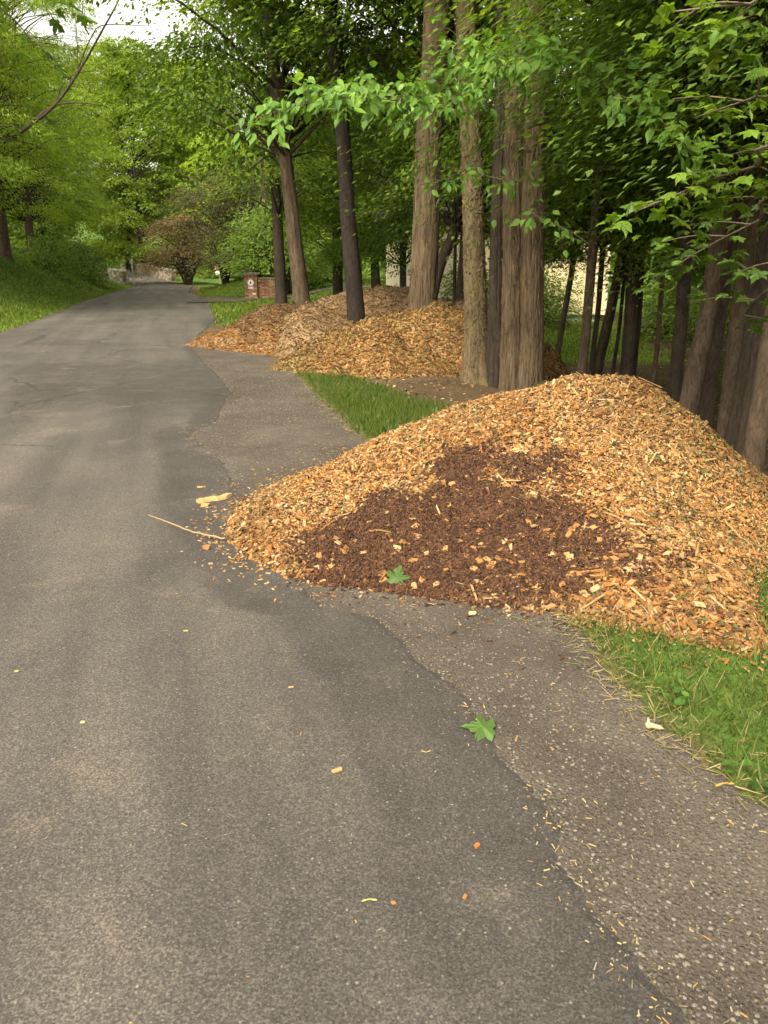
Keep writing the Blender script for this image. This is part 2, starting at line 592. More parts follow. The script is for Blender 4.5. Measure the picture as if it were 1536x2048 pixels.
LE = np.array([(-3.2, -6), (-4.4, 0), (-5.8, 5), (-7.6, 12), (-9.4, 19.2), (-10.55, 24.2), (-13.0, 33.5), (-14.75, 41.4), (-17.5, 54), (-18.7, 61)])
SE = np.array([(2.6, -6), (1.9, -0.5), (1.45, 1.3), (1.2, 2.0), (1.13, 2.05), (1.07, 2.17), (1.03, 2.29), (0.96, 2.5), (0.92, 2.72), (0.87, 3.06),
               (0.82, 3.37), (0.55, 4.8), (-0.13, 7.03), (-0.35, 7.72), (-0.8, 9.55), (-1.5, 12.42), (-2.2, 14.4), (-3.9, 16.3), (-4.45, 18.5), (-5.2, 24.2), (-7.4, 33.5), (-9.3, 40), (-14, 61)])

def xr(y): return np.interp(y, RE[:, 1], RE[:, 0]) + np.where(y > 61, -(y - 61) * 0.47, 0)
def xl(y): return np.interp(y, LE[:, 1], LE[:, 0]) + np.where(y > 61, -(y - 61) * 0.45, 0)
def xs(y): return np.interp(y, SE[:, 1], SE[:, 0]) + np.where(y > 61, -(y - 61) * 0.47, 0)

def H(x, y):
    x = np.asarray(x, float); y = np.asarray(y, float)
    rise = 1.0 * ss((y - 58) / 45) + np.clip(y - 103, 0, 300) * 0.02 + np.clip(y - 125, 0, 300) * 0.09
    u = xl(y) - x
    bank = (2.4 * ss((u - 0.1) / 6.0) + 0.04 * np.clip(u, 0, 60)) * ss((y - 7) / 10) * (1 - 0.65 * ss((y - 56) / 8))
    v = x - xs(y)
    drop = -0.75 * ss((v - 1.6) / 4.5) * (1 - 0.6 * ss((y - 20) / 8))
    mound = 1.25 * np.exp(-(((x + 6.5) / 4.2) ** 2 + ((y - 53) / 7.5) ** 2)) * ss((x - xr(y) - 0.2) / 3.0) * ss((y - 41.5 - 0.75 * np.clip(x + 6, -10, 10)) / 4)
    back = 0.75 * ss((x + 7) / 5) * ss((y - 32) / 8) * (1 - ss((x - 4) / 6))
    lump = 0.05 * (fbm(x * 0.7, y * 0.7, 0, 3) - 0.5) * np.clip(np.maximum(u, v) / 1.0, 0, 1) * 1.6
    return rise + bank + drop + mound + back + lump

# ------------------------------------------------------------------ ground sheet
def graded(a, b, c, d, fine, growth=1.09):
    core = list(np.arange(b, c + 1e-6, fine))
    s, x = fine, core[-1]
    while x < d:
        s *= growth; x += s; core.append(x)
    s, x = fine, core[0]
    while x > a:
        s *= growth; x -= s; core.insert(0, x)
    return np.array(core)
gx = graded(-420, -10, 6, 420, 0.16, 1.05)
gy = graded(-60, 0.5, 20, 700, 0.16, 1.035)
X, Y = np.meshgrid(gx, gy)
Z = H(X, Y)

def grass_mask(x, y):
    """1 where turf grows, 0 on bare earth"""
    v = x - xs(y)
    u = xl(y) - x
    n = fbm(x * 0.9, y * 0.9, 3.0, 4)
    m = np.zeros_like(x)
    m = np.maximum(m, ss((u + 0.15) / 0.4) * (1 - ss((u - 6.5 + 3 * (n - 0.5)) / 2)))          # left bank
    near = ss((v + 0.02) / 0.12) * (1 - ss((y - 5.5) / 1.5)) * (1 - ss((v - 2.2 + 1.5 * (n - .5)) / 1.0))
    strip_w = np.interp(y, [5, 7, 8.5, 10, 12.5, 14], [1.2, 1.35, 1.2, 0.75, 0.35, 0.0])
    strip = ss((v + 0.02) / 0.15) * (1 - ss((v - strip_w + 0.6 * (n - .5)) / 0.5)) * ss((y - 4.5) / 1.0) * (1 - ss((y - 12.6) / 1))
    m = np.maximum(m, np.maximum(near, strip))
    far = ss((v + 0.1) / 0.5) * ss((y - 21) / 3)
    m = np.maximum(m, far * (1 - 0.9 * ss((x - 2) / 3) * (1 - ss((y - 30) / 5))))
    lawn = ss((x - 2.0) / 1.0) * ss((y - 19.0 - 2.5 * (n - .5)) / 2.0) * (1 - ss((y - 32) / 3)) * (1 - ss((x - 6.5) / 2))
    m = np.maximum(m, lawn)
    m = np.maximum(m, ss((y - 100) / 20))
    return np.clip(m, 0, 1)
GM = grass_mask(X, Y)
dirt = np.array((0.075, 0.054, 0.032))
turf = np.array((0.055, 0.098, 0.018))
litter_c = np.array((0.095, 0.066, 0.038))
nn = fbm(X * 1.7, Y * 1.7, 9.0, 4)[..., None]
gc = (dirt * (1 - nn) + litter_c * nn) * (1 - GM[..., None]) + turf * GM[..., None]
ny, nx = X.shape
idx = np.arange(ny * nx).reshape(ny, nx)
Q = np.stack([idx[:-1, :-1], idx[:-1, 1:], idx[1:, 1:], idx[1:, :-1]], -1).reshape(-1, 4)
ground = ob('ground', mesh_np('ground', np.stack([X, Y, Z], -1).reshape(-1, 3), Q, M['ground'], gc.reshape(-1, 3), True))
ground['kind'] = 'structure'

# ------------------------------------------------------------------ road, shoulder, side drive
def strip(name, ys, xa, xb, na, lift, m, jag=0.0, skirt_b=True):
    """sheet between xa(y) and xb(y) following the land, with a ragged right edge and a dropped lip"""
    t = np.concatenate([np.linspace(0, 0.8, na), np.linspace(0.82, 1, 16)])
    A, B = xa(ys), xb(ys)
    if jag:
        B = B + jag * (fbm(ys * 3.1, ys * 0 + 2.0, 0, 3) - 0.5) * 2 + 0.45 * jag * (vn(ys * 17, ys * 0) - 0.5) * 2 + 0.3 * jag * (vn(ys * 47, ys * 0 + 3) - 0.5) * 2
    XX = A[:, None] + (B - A)[:, None] * t[None]
    YY = np.repeat(ys[:, None], len(t), 1)
    ZZ = H(XX, YY) + lift + 0.0012 * np.clip(YY - 20, 0, 100)
    XX = np.concatenate([XX, XX[:, -1:] + 0.035, XX[:, -1:] + 0.05], 1)
    YY = np.concatenate([YY, YY[:, -1:], YY[:, -1:]], 1)
    ZZ = np.concatenate([ZZ, ZZ[:, -1:] - lift * 0.5, ZZ[:, -1:] - lift - 0.03], 1)
    n, k = XX.shape
    i = np.arange(n * k).reshape(n, k)
    Qs = np.stack([i[:-1, :-1], i[:-1, 1:], i[1:, 1:], i[1:, :-1]], -1).reshape(-1, 4)
    me = mesh_np(name, np.stack([XX, YY, ZZ], -1).reshape(-1, 3), Qs, m, None, False)
    return me, XX, YY, B

ys = np.concatenate([np.arange(-6, 1, 0.25), np.arange(1, 9, 0.02), np.arange(9, 20, 0.06), np.arange(20, 62, 0.4), np.arange(62, 106, 1.0)])
me, XX, YY, B = strip('road', ys, xl, xr, 26, 0.018, M['asphalt'], 0.035)
dist_e = (B[:, None] - XX)
bw = np.interp(YY, [-5, 1.3, 3.4, 5.5, 9, 14], [0.5, 0.42, 0.45, 0.45, 0.15, 0.1])
band = (1 - ss((dist_e - bw * (0.8 + 0.4 * fbm(YY * 1.3, YY * 0 + 5))) / 0.12)) * (YY < 16)
band = np.maximum(band, 0.85 * ss((YY - 8) / 2) * (1 - ss((YY - 12.5) / 1.5)) * ss((XX - xl(YY) - 1.6) / 1.0))
crack = ss((YY - 5.2) / 2) * (1 - 0.5 * ss((YY - 25) / 15))
for nm, val in (('band', band), ('crack', crack)):
    a = me.color_attributes.new(nm, 'FLOAT_COLOR', 'POINT')
    a.data.foreach_set('color', np.repeat(val.reshape(-1, 1), 4, 1).astype(np.float32).ravel())
road = ob('road', me)
road['kind'] = 'structure'

ys2 = np.concatenate([np.arange(-6, 1, 0.25), np.arange(1, 9, 0.03), np.arange(9, 24, 0.12)])
me, *_ = strip('gravel_shoulder', ys2, lambda y: xr(y) - 0.35, lambda y: np.maximum(xs(y), xr(y) + 0.02), 14, 0.010, M['gravel'], 0.09)
sh = ob('gravel_shoulder', me)
sh['kind'] = 'structure'

# side drive leaving the road at y ~ 38 and running off to the right
dc = resample([(-8.9, 37.6, 0), (-7.0, 37.9, 0), (-5.0, 39.0, 0), (-2.5, 41.5, 0), (4, 46, 0), (14, 52, 0)], 60)
dw = np.interp(np.arange(60), [0, 6, 14, 60], [3.4, 1.7, 1.4, 1.4])
Tn = unit(np.gradient(dc, axis=0))
Bn = np.stack([-Tn[:, 1], Tn[:, 0], 0 * Tn[:, 0]], 1)
tt = np.linspace(-1, 1, 9)
DV = dc[:, None] + Bn[:, None] * (tt[None, :, None] * dw[:, None, None])
DV[..., 2] = H(DV[..., 0], DV[..., 1]) + 0.07
i = np.arange(60 * 9).reshape(60, 9)
drv = mesh_np('side_drive', DV.reshape(-1, 3), np.stack([i[:-1, :-1], i[1:, :-1], i[1:, 1:], i[:-1, 1:]], -1).reshape(-1, 4), M['gravel'])
drv_o = ob('side_drive', drv)
drv_o['kind'] = 'structure'

# ------------------------------------------------------------------ leaf templates
LEAF4 = (np.array([(0, 0, 0), (0.45, -0.3, 0.06), (1, 0, -0.08), (0.45, 0.3, 0.06)]), [np.array([(0, 1, 2), (0, 2, 3)])])
NEEDLE4 = (np.array([(0, 0, 0), (0.4, -0.13, 0.02), (1, 0, -0.1), (0.4, 0.13, 0.02)]), [np.array([(0, 1, 2), (0, 2, 3)])])
# pointed oval leaf, folded on its midrib
_o = [(0.0, 0.0), (0.12, 0.14), (0.30, 0.25), (0.52, 0.26), (0.74, 0.15), (0.90, 0.05)]
_v = [(a, 0, -0.16 * a * a) for a in (0.0, 0.12, 0.30, 0.52, 0.74, 0.90, 1.06)]
for sgn in (-1, 1):
    _v += [(a, sgn * w, 0.22 * w - 0.16 * a * a) for a, w in _o[1:]]
_f = []
for sidx in (0, 1):
    o0 = 7 + sidx * 5
    q = [(0, 1, o0, o0), (1, 2, o0 + 1, o0), (2, 3, o0 + 2, o0 + 1), (3, 4, o0 + 3, o0 + 2), (4, 5, o0 + 4, o0 + 3), (5, 6, o0 + 4, o0 + 4)]
    for a, b_, c_, d_ in q:
        t1 = (a, b_, c_)
        _f.append(t1 if sidx else t1[::-1])
        if c_ != d_:
            t2 = (a, c_, d_)
            _f.append(t2 if sidx else t2[::-1])
OVAL = (np.array(_v), [np.array(_f)])
# five-lobed maple leaf
_h1 = [(0.0, 0.0), (0.20, -0.10), (0.34, -0.04), (0.52, 0.02), (0.43, 0.12), (0.31, 0.20), (0.50, 0.30), (0.58, 0.42), (0.66, 0.54), (0.52, 0.53),
       (0.40, 0.52), (0.20, 0.48), (0.28, 0.66), (0.15, 0.74), (0.10, 0.86), (0.0, 1.0)]
_pts = [(y, x) for x, y in _h1] + [(y, -x) for x, y in reversed(_h1[1:-1])]
_mv = [(0.32, 0, 0.05)] + [(a, b_, -0.22 * ((a - 0.32) ** 2 + b_ * b_) + 0.06 * math.sin(9 * a + 7 * b_)) for a, b_ in _pts]
_n = len(_pts)
MAPLE = (np.array(_mv), [np.array([(0, 1 + (k + 1) % _n, 1 + k) for k in range(_n)])])

GREEN = np.array([(0.045, 0.098, 0.016), (0.062, 0.125, 0.018), (0.085, 0.150, 0.022), (0.05, 0.09, 0.022)])
DEEP = np.array([(0.030, 0.066, 0.014), (0.042, 0.088, 0.016), (0.055, 0.105, 0.018)])
BRIGHT = np.array([(0.10, 0.185, 0.020), (0.125, 0.21, 0.022), (0.08, 0.155, 0.022), (0.14, 0.225, 0.03)])
FAR = np.array([(0.10, 0.17, 0.035), (0.12, 0.20, 0.04), (0.09, 0.15, 0.035)])  # lightened leaf colours stand in for open-sky light on distant trees
PURPLE = np.array([(0.10, 0.085, 0.05), (0.085, 0.10, 0.04), (0.13, 0.10, 0.07), (0.07, 0.095, 0.03)])
RED = np.array([(0.17, 0.095, 0.05), (0.13, 0.10, 0.05), (0.22, 0.11, 0.06), (0.09, 0.105, 0.04), (0.10, 0.11, 0.045)])

GREEN, DEEP, BRIGHT, FAR = GREEN * (1.7, 1.45, 1.25), DEEP * (1.75, 1.5, 1.3), BRIGHT * (1.45, 1.25, 1.1), FAR * (1.95, 1.65, 1.2)

def pick(pal, n, jit=0.15):
    c = pal[rng.integers(0, len(pal), n)]
    return np.clip(c * (1 + rng.uniform(-jit, jit, (n, 1))), 0.005, 1)

# ------------------------------------------------------------------ crowns: leaf clouds built from layered sprays
def crown(name, seed, Rm, Hh, ncl, nlf, lsize, tmpl, pal, style='maple', prof=None, low=0.0, mat_=None):
    """leaf mesh and branch mesh, axis at the origin, from z=0 up to Hh"""
    global rng
    keep = rng
    rng = np.random.default_rng(seed)
    z = rng.uniform(low, 1, ncl) ** 0.9
    pr = (prof or (lambda t: np.sin(np.pi * (0.12 + 0.80 * t)) ** 0.7))(z)
    rad = Rm * pr * np.sqrt(rng.uniform(0.06, 1, ncl))
    th = rng.uniform(0, 2 * np.pi, ncl)
    C = np.stack([rad * np.cos(th), rad * np.sin(th), z * Hh], 1)
    out = np.stack([np.cos(th), np.sin(th), 0 * th], 1)
    per = rng.poisson(nlf * rng.uniform(0.35, 1.6, ncl))
    ci = np.repeat(np.arange(ncl), per)
    n = len(ci)
    if style == 'maple':
        w = rng.uniform(0.55, 1.15, ncl)[ci]
        g = rng.normal(size=(n, 3)) * np.array((0.62, 0.62, 0.17))
        P = C[ci] + g * w[:, None]
        P[:, 2] -= 0.18 * (g[:, 0] ** 2 + g[:, 1] ** 2)
        P[:, 2] += -0.22 * (out[ci] * g).sum(1) * w
        d = out[ci] * 0.6 + unit(g * (1, 1, 0.2)) * 0.8 + rdir(n) * 0.5
        d[:, 2] = -rng.uniform(0.15, 0.9, n)
        nr = np.array((0, 0, 1.0)) + rdir(n) * 0.55 + out[ci] * 0.25
    else:                                   # feathery drooping sprays
        L = rng.uniform(0.9, 2.0, ncl)[ci]
        a = rng.uniform(-0.1, 1, n)
        side = np.cross(out[ci], (0, 0, 1.0))
        lat = rng.normal(size=n) * 0.30 * (1.1 - 0.6 * np.clip(a, 0, 1))
        P = C[ci] + out[ci] * (a * L)[:, None] + side * (lat * L)[:, None]
        P[:, 2] += -0.42 * L * a * a - 0.25 * np.abs(lat) + rng.normal(size=n) * 0.10
        d = out[ci] * 0.7 + side * (np.sign(lat) * 0.7)[:, None] + rdir(n) * 0.45
        d[:, 2] -= rng.uniform(0.1, 0.8, n)
        nr = np.array((0, 0, 1.0)) + rdir(n) * 0.5
    s = lsize * rng.uniform(0.65, 1.25, n)
    V, F, Cc = scatter(P, d, nr, s, tmpl[0], tmpl[1], pick(pal, n))
    leaf = mesh_np(name + '_leaves', V, F, mat_ or M['leaf'], Cc)
    mb = MB()
    for k in range(ncl):
        r0 = rad[k]
        z0 = max(C[k, 2] - 0.45 * r0 - rng.uniform(0.1, 0.6), 0.0)
        a = np.array((0, 0, z0))
        mid = a * 0.45 + C[k] * 0.55 + np.array((0, 0, 0.10 * r0)) + rng.normal(size=3) * 0.12
        pth = resample([a, mid, C[k], C[k] + out[k] * 0.45 - (0, 0, 0.1)], 6)
        r = np.linspace(0.012 + 0.010 * r0, 0.006, 6)
        v_, q_, t_ = tube(pth, r, 4, None, False)
        mb.add(v_, q_)
    br = mb.mesh(name + '_branches', M['bark_dark'], True)
    rng = keep
    return leaf, br

CR = {
    'maple_a': crown('maple_a', 11, 3.6, 9.0, 120, 300, 0.13, LEAF4, GREEN),
    'maple_b': crown('maple_b', 12, 3.2, 8.0, 105, 300, 0.12, LEAF4, DEEP),
    'maple_c': crown('maple_c', 13, 3.4, 9.0, 120, 280, 0.13, LEAF4, np.vstack([GREEN, BRIGHT])),
    'feather_a': crown('feather_a', 21, 4.2, 12.0, 230, 230, 0.15, NEEDLE4, BRIGHT, 'feather', lambda t: np.clip(1.05 - 0.22 * t, 0.1, 1)),
    'feather_b': crown('feather_b', 22, 4.0, 12.0, 220, 220, 0.15, NEEDLE4, np.vstack([BRIGHT, GREEN]), 'feather', lambda t: np.clip(1.05 - 0.22 * t, 0.1, 1)),
    'hemlock': crown('hemlock', 23, 2.2, 8.0, 150, 210, 0.11, NEEDLE4, DEEP, 'feather', lambda t: np.clip(1.0 - 0.6 * t, 0.1, 1)),
    'sparse': crown('sparse', 14, 3.2, 6.0, 60, 110, 0.10, LEAF4, GREEN),
    'tall': crown('tall', 33, 5.5, 19.0, 260, 120, 0.28, LEAF4, np.vstack([FAR, BRIGHT])),
    'tall_b': crown('tall_b', 34, 5.0, 17.0, 240, 120, 0.26, LEAF4, GREEN),
    'wood': crown('wood', 15, 2.2, 4.2, 70, 380, 0.085, LEAF4, DEEP),
    'far': crown('far', 31, 4.6, 12.0, 150, 110, 0.30, LEAF4, FAR),
    'far_b': crown('far_b', 32, 4.6, 13.0, 150, 120, 0.28, LEAF4, GREEN),
    'red': crown('red', 41, 2.4, 2.6, 70, 160, 0.13, LEAF4, RED, 'maple', lambda t: np.sqrt(np.clip(1 - (t - .25) ** 2 * 1.5, 0.05, 1))),
    'purple': crown('purple', 42, 2.5, 4.2, 90, 200, 0.11, LEAF4, PURPLE, 'maple', lambda t: np.sqrt(np.clip(1 - (t - .5) ** 2 * 3, 0.05, 1))),
    'bush': crown('bush', 43, 1.3, 1.7, 45, 160, 0.10, LEAF4, GREEN, 'maple', lambda t: np.sqrt(np.clip(1 - t * t * 0.9, 0.05, 1))),
}

def trunk_mesh(name, path, rad, seg, m, n=None, furrow=0.12, lobes=0, flare=0.5, vs=1.2, seed=0.0, rows=None):
    L = np.linalg.norm(np.diff(np.asarray(path), axis=0), axis=1).sum()
    n = rows or max(14, int(L * 6))
    P = resample(path, n)
    u = np.linspace(0, 1, n)
    rr = np.interp(u, np.linspace(0, 1, len(rad)), rad)
    def rf(TH, S):
        f = 1 + flare * np.exp(-S / 0.28) * (1 + (0.35 * np.cos(lobes * TH + seed) if lobes else 0))
        cx, cy = np.cos(TH) * 4, np.sin(TH) * 4
        r1 = 1 - np.abs(2 * fbm(cx * 1.6 + seed, cy * 1.6, S * vs, 3) - 1)
        return f * (1 + furrow * (r1 - 0.72) * 1.6 + 0.05 * (fbm(cx * .4, cy * .4, S * 0.8 + seed, 2) - .5))
    v, q, t = tube(P, rr, seg, rf)
    mb = MB()
    mb.add(v, q, t)
    return mb.mesh(name, m, True)

def tree(name, label, cat, path, rad, bark, seg=16, cr=None, cz=3.0, cs=1.0, crot=0.0, coff=(0, 0), group=None, furrow=0.1, lobes=0, flare=0.4, vs=1.2, rows=None, csz=None):
    """path in world coordinates from the ground up"""
    base = np.asarray(path[0], float)
    e = empty(name, base, label, cat, group)
    p = np.asarray(path, float) - base
    seed = float(base[0] * 3.1 + base[1])
    t = ob('trunk', trunk_mesh('trunk', p, rad, seg, M[bark], None, furrow, lobes, flare, vs, seed, rows), e)
    if cr:
        zz = p[:, 2]
        x0 = np.interp(cz, zz, p[:, 0]); y0 = np.interp(cz, zz, p[:, 1])
        sc = (cs, cs, csz or cs)
        ob('branches', CR[cr][1], e, (x0, y0, cz), (0, 0, crot), sc)
        ob('crown', CR[cr][0], e, (x0 + coff[0], y0 + coff[1], cz), (0, 0, crot), sc)
    return e

def on(p, dz=-0.15):
    """drop a point to the land"""
    return np.array((p[0], p[1], float(H(p[0], p[1])) + dz))

def px_trunk(pts, depth, width, top=None, lean_d=0.0, base_z=None):
    """path through photograph pixels at a depth; the foot is put on the land below the first point"""
    P = [D(a, b, depth + lean_d * k) for k, (a, b) in enumerate(pts)]
    f = P[0].copy()
    dirv = P[1] - P[0]
    gz = float(H(f[0], f[1])) - 0.2 if base_z is None else base_z
    if f[2] > gz:
        k = (f[2] - gz) / max(dirv[2], 0.1)
        P = [f - dirv * np.array((k, k * 0.3, k))] + P
        P[0][2] = gz
    t = P[-1]
    dv = unit(P[-1] - P[-2])
    P.append(t + dv * (3.0 if top is None else top))
    return P

# ------------------------------------------------------------------ chip heaps
def fn_pile(foot, ridge, lump=0.05, pw=0.85):
    foot = [tuple(p) for p in foot]
    rs = resample(np.array(ridge), 28)
    def f(x, y):
        de = dist_line(x, y, foot, True)
        ins = inside(x, y, foot)
        dr = dist_line(x, y, ridge, False)
        sw_, sh2 = 0.0, 0.0
        for q in rs:
            w_ = 1.0 / (((x - q[0]) ** 2 + (y - q[1]) ** 2) ** 1.5 + 0.002)
            sw_ = sw_ + w_
            sh2 = sh2 + w_ * q[2]
        hv = sh2 / sw_
        g = H(x, y)
        t = de / (de + dr + 1e-6)
        t = np.where(ins, t, 0)
        z = (hv - g) * (0.35 * t + 0.65 * ss(t)) ** pw
        z = z + lump * (fbm(x * 2.1, y * 2.1, 4.0, 4) - 0.5) * 2 * ss(t * 4)
        # a rounded toe, so chips thin out instead of meeting the ground at a knife edge
        z = z + 0.03 * ss(de / 0.12) * ins
        return np.where(ins, g + z, g - np.minimum(0.06, de * 1.0))
    return f

def build_heap(name, foot, ridge, step, m, parent, lump=0.05):
    f = fn_pile(foot, ridge, lump)
    fx = [p[0] for p in foot]; fy = [p[1] for p in foot]
    ax = np.arange(min(fx) - 0.15, max(fx) + 0.15, step)
    ay = np.arange(min(fy) - 0.15, max(fy) + 0.15, step)
    A, B_ = np.meshgrid(ax, ay)
    Zp = f(A, B_)
    keep = inside(A, B_, foot) | (dist_line(A, B_, foot, True) < 0.12)
    i = np.arange(A.size).reshape(A.shape)
    q = np.stack([i[:-1, :-1], i[:-1, 1:], i[1:, 1:], i[1:, :-1]], -1).reshape(-1, 4)
    k = keep.ravel()[q].all(1)
    q = q[k]
    u, inv = np.unique(q, return_inverse=True)
    V = np.stack([A, B_, Zp - 0.012], -1).reshape(-1, 3)[u]
    return f, ob('heap', mesh_np(name, V, inv.reshape(-1, 4), m, None, True), parent)

def surf(f, x, y, e=0.03):
    z = f(x, y)
    n = np.stack([-(f(x + e, y) - f(x - e, y)) / (2 * e), -(f(x, y + e) - f(x, y - e)) / (2 * e), np.ones_like(z)], 1)
    return z, unit(n)

# chip template: a split, slightly tapered block (no underside)
CHIP = (np.array([(-.5, -.5, -.5), (.5, -.42, -.5), (.42, .5, -.5), (-.45, .42, -.5), (-.46, -.42, .5), (.40, -.36, .42), (.36, .40, .5), (-.38, .36, .38)]),
        [np.array([(4, 5, 6, 7), (0, 1, 5, 4), (1, 2, 6, 5), (2, 3, 7, 6), (3, 0, 4, 7)])])
CHIP3 = (CHIP[0], [np.array([(4, 5, 6, 7), (0, 1, 5, 4), (2, 3, 7, 6)])])
FRESH = np.array([(0.72, 0.44, 0.17), (0.66, 0.34, 0.105), (0.80, 0.56, 0.26), (0.56, 0.27, 0.075), (0.62, 0.36, 0.12), (0.42, 0.20, 0.06), (0.86, 0.66, 0.36), (0.50, 0.27, 0.09)])
ORANGE = np.array([(0.62, 0.26, 0.06), (0.50, 0.20, 0.05), (0.66, 0.34, 0.10), (0.38, 0.16, 0.045), (0.70, 0.42, 0.16)])
GOLD = np.array([(0.56, 0.31, 0.085), (0.42, 0.22, 0.06), (0.62, 0.38, 0.13), (0.30, 0.16, 0.05), (0.22, 0.14, 0.05), (0.68, 0.46, 0.2)])
GREY = np.array([(0.28, 0.20, 0.10), (0.20, 0.145, 0.075), (0.36, 0.27, 0.15), (0.14, 0.105, 0.055), (0.42, 0.32, 0.18), (0.30, 0.19, 0.08)])
BROWN = np.array([(0.26, 0.14, 0.05), (0.18, 0.10, 0.04), (0.34, 0.19, 0.07), (0.12, 0.075, 0.032), (0.4, 0.24, 0.1)])
FRESH, ORANGE, GOLD, GREY, BROWN = FRESH * (0.335, 0.315, 0.315), ORANGE * 0.33, GOLD * (0.33, 0.315, 0.3), GREY * (0.42, 0.355, 0.27), BROWN * 0.40
MULCH = np.array([(0.56, 0.62, 0.66)]) * np.array([(0.085, 0.034, 0.016), (0.062, 0.026, 0.013), (0.11, 0.045, 0.02), (0.045, 0.02, 0.011), (0.14, 0.06, 0.026)])

def chips_on(f, x, y, pal, Lr, Wr, Tr, tilt=0.5, lift=0.004, colours=None):
    n = len(x)
    z, nr = surf(f, x, y)
    nr = unit(nr + rdir(n) * tilt)
    d = rdir(n)
    d = d - nr * (d * nr).sum(1, keepdims=True)
    s = np.stack([rng.uniform(*Lr, n) ** 1.0, rng.uniform(*Wr, n), rng.uniform(*Tr, n)], 1)
    P = np.stack([x, y, z + lift + rng.uniform(0, 0.012, n)], 1)
    return P, d, nr, s, (pick(pal, n, 0.2) if colours is None else colours)

def rand_in(poly, n, grow=0.0, w=None):
    px_ = [p[0] for p in poly]; py_ = [p[1] for p in poly]
    xs_, ys_ = [], []
    c = 0
    while c < n:
        a = rng.uniform(min(px_) - grow, max(px_) + grow, n * 2)
        b = rng.uniform(min(py_) - grow, max(py_) + grow, n * 2)
        ins = inside(a, b, poly)
        if grow:
            dd = dist_line(a, b, poly, True)
            ins = ins | (rng.uniform(size=len(a)) < 0.5 * np.exp(-dd / (grow * 0.25)) * (dd < grow))
        if w is not None:
            ins = ins & (rng.uniform(size=len(a)) < w(a, b))
        xs_.append(a[ins]); ys_.append(b[ins]); c += ins.sum()
    return np.concatenate(xs_)[:n], np.concatenate(ys_)[:n]

# --- the fresh pile in the foreground
footA = [(-1.03, 4.71), (-1.0, 4.5), (-0.94, 4.34), (-0.82, 4.09), (-0.56, 3.83), (-0.39, 3.72), (-0.05, 3.63), (0.21, 3.54), (0.45, 3.45), (0.79, 3.34),
         (1.12, 3.23), (1.4, 3.05), (1.56, 2.95), (1.72, 3.08), (1.82, 3.4), (1.95, 3.75), (2.2, 4.0), (2.6, 4.4), (2.95, 5.2), (2.9, 6.2), (2.45, 6.9),
         (1.6, 7.25), (0.7, 7.2), (0.1, 7.05), (-0.2, 6.75), (-0.45, 6.1), (-0.8, 5.7), (-1.03, 5.1)]
ridgeA = [D(620, 1018, 4.75), D(720, 950, 5.2), D(790, 893, 5.55), D(900, 822, 5.75), D(1000, 788, 5.75), D(1100, 778, 5.7), D(1250, 768, 5.45), D(1340, 806, 5.2), D(1440, 908, 4.85), D(1525, 1035, 4.5)]
pileA = empty('wood_chip_pile', (0.9, 5.0, 0), 'large fresh tan wood chip pile with dark brown mulch spilled down its road side', 'wood chips', 'wood chip piles')
pileA.location = (0, 0, 0)
fA, heapA = build_heap('chip_heap', footA, ridgeA, 0.035, M['heap'], pileA, 0.085)

def hit(f, px, py, y0=2.5, y1=9.0):
    yy = np.linspace(y0, y1, 900)
    r = ray(px, py)
    t = yy / r[1]
    xx = r[0] * t; zz = EYE + r[2] * t
    below = zz < np.maximum(f(xx, yy), H(xx, yy))
    k = int(np.argmax(below))
    return (xx[k], yy[k])
mulch_main = [hit(fA, a, b) for a, b in [(590, 1105), (640, 1050), (700, 1012), (790, 985), (870, 975), (960, 985), (1080, 1012), (1190, 1022), (1235, 1062), (1290, 1088), (1340, 1120),
                                         (1290, 1160), (1200, 1185), (1100, 1222), (1000, 1240), (850, 1225), (750, 1205), (660, 1185), (600, 1145)]]
mulch_top = [hit(fA, a, b) for a, b in [(870, 940), (910, 908), (1000, 902), (1060, 903), (1120, 935), (1125, 955), (1060, 958), (1000, 952), (985, 985), (900, 985)]]
def mulch_p(x, y):
    d1 = dist_line(x, y, mulch_main, True) * np.where(inside(x, y, mulch_main), 1, -1)
    d2 = dist_line(x, y, mulch_top, True) * np.where(inside(x, y, mulch_top), 1, -1)
    d = np.maximum(d1, d2) + 0.55 * (fbm(x * 4.5, y * 4.5, 2.0, 4) - 0.5)
    return ss((d + 0.12) / 0.34)

n = 58000
x, y = rand_in(footA, n, 0.10, lambda a, b: np.where(b < 5.9, 1.0, 0.35))
mp_ = mulch_p(x, y)
pm_ = 0.925 - 0.42 * ss((x - 0.35) / 0.9) * (1 - ss((y - 3.9) / 0.5))
keepm = rng.uniform(size=n) > mp_ * pm_
x, y = x[keepm], y[keepm]
P, d_, nr, s, c = chips_on(fA, x, y, FRESH, (0.013, 0.044), (0.005, 0.017), (0.003, 0.007), 0.65)
sc_ = rng.lognormal(0, 0.28, (len(x), 1))
s = s * np.clip(sc_, 0.45, 1.8)
k = rng.uniform(size=len(x))
s[k < 0.10] *= (1.9, 0.6, 0.9)
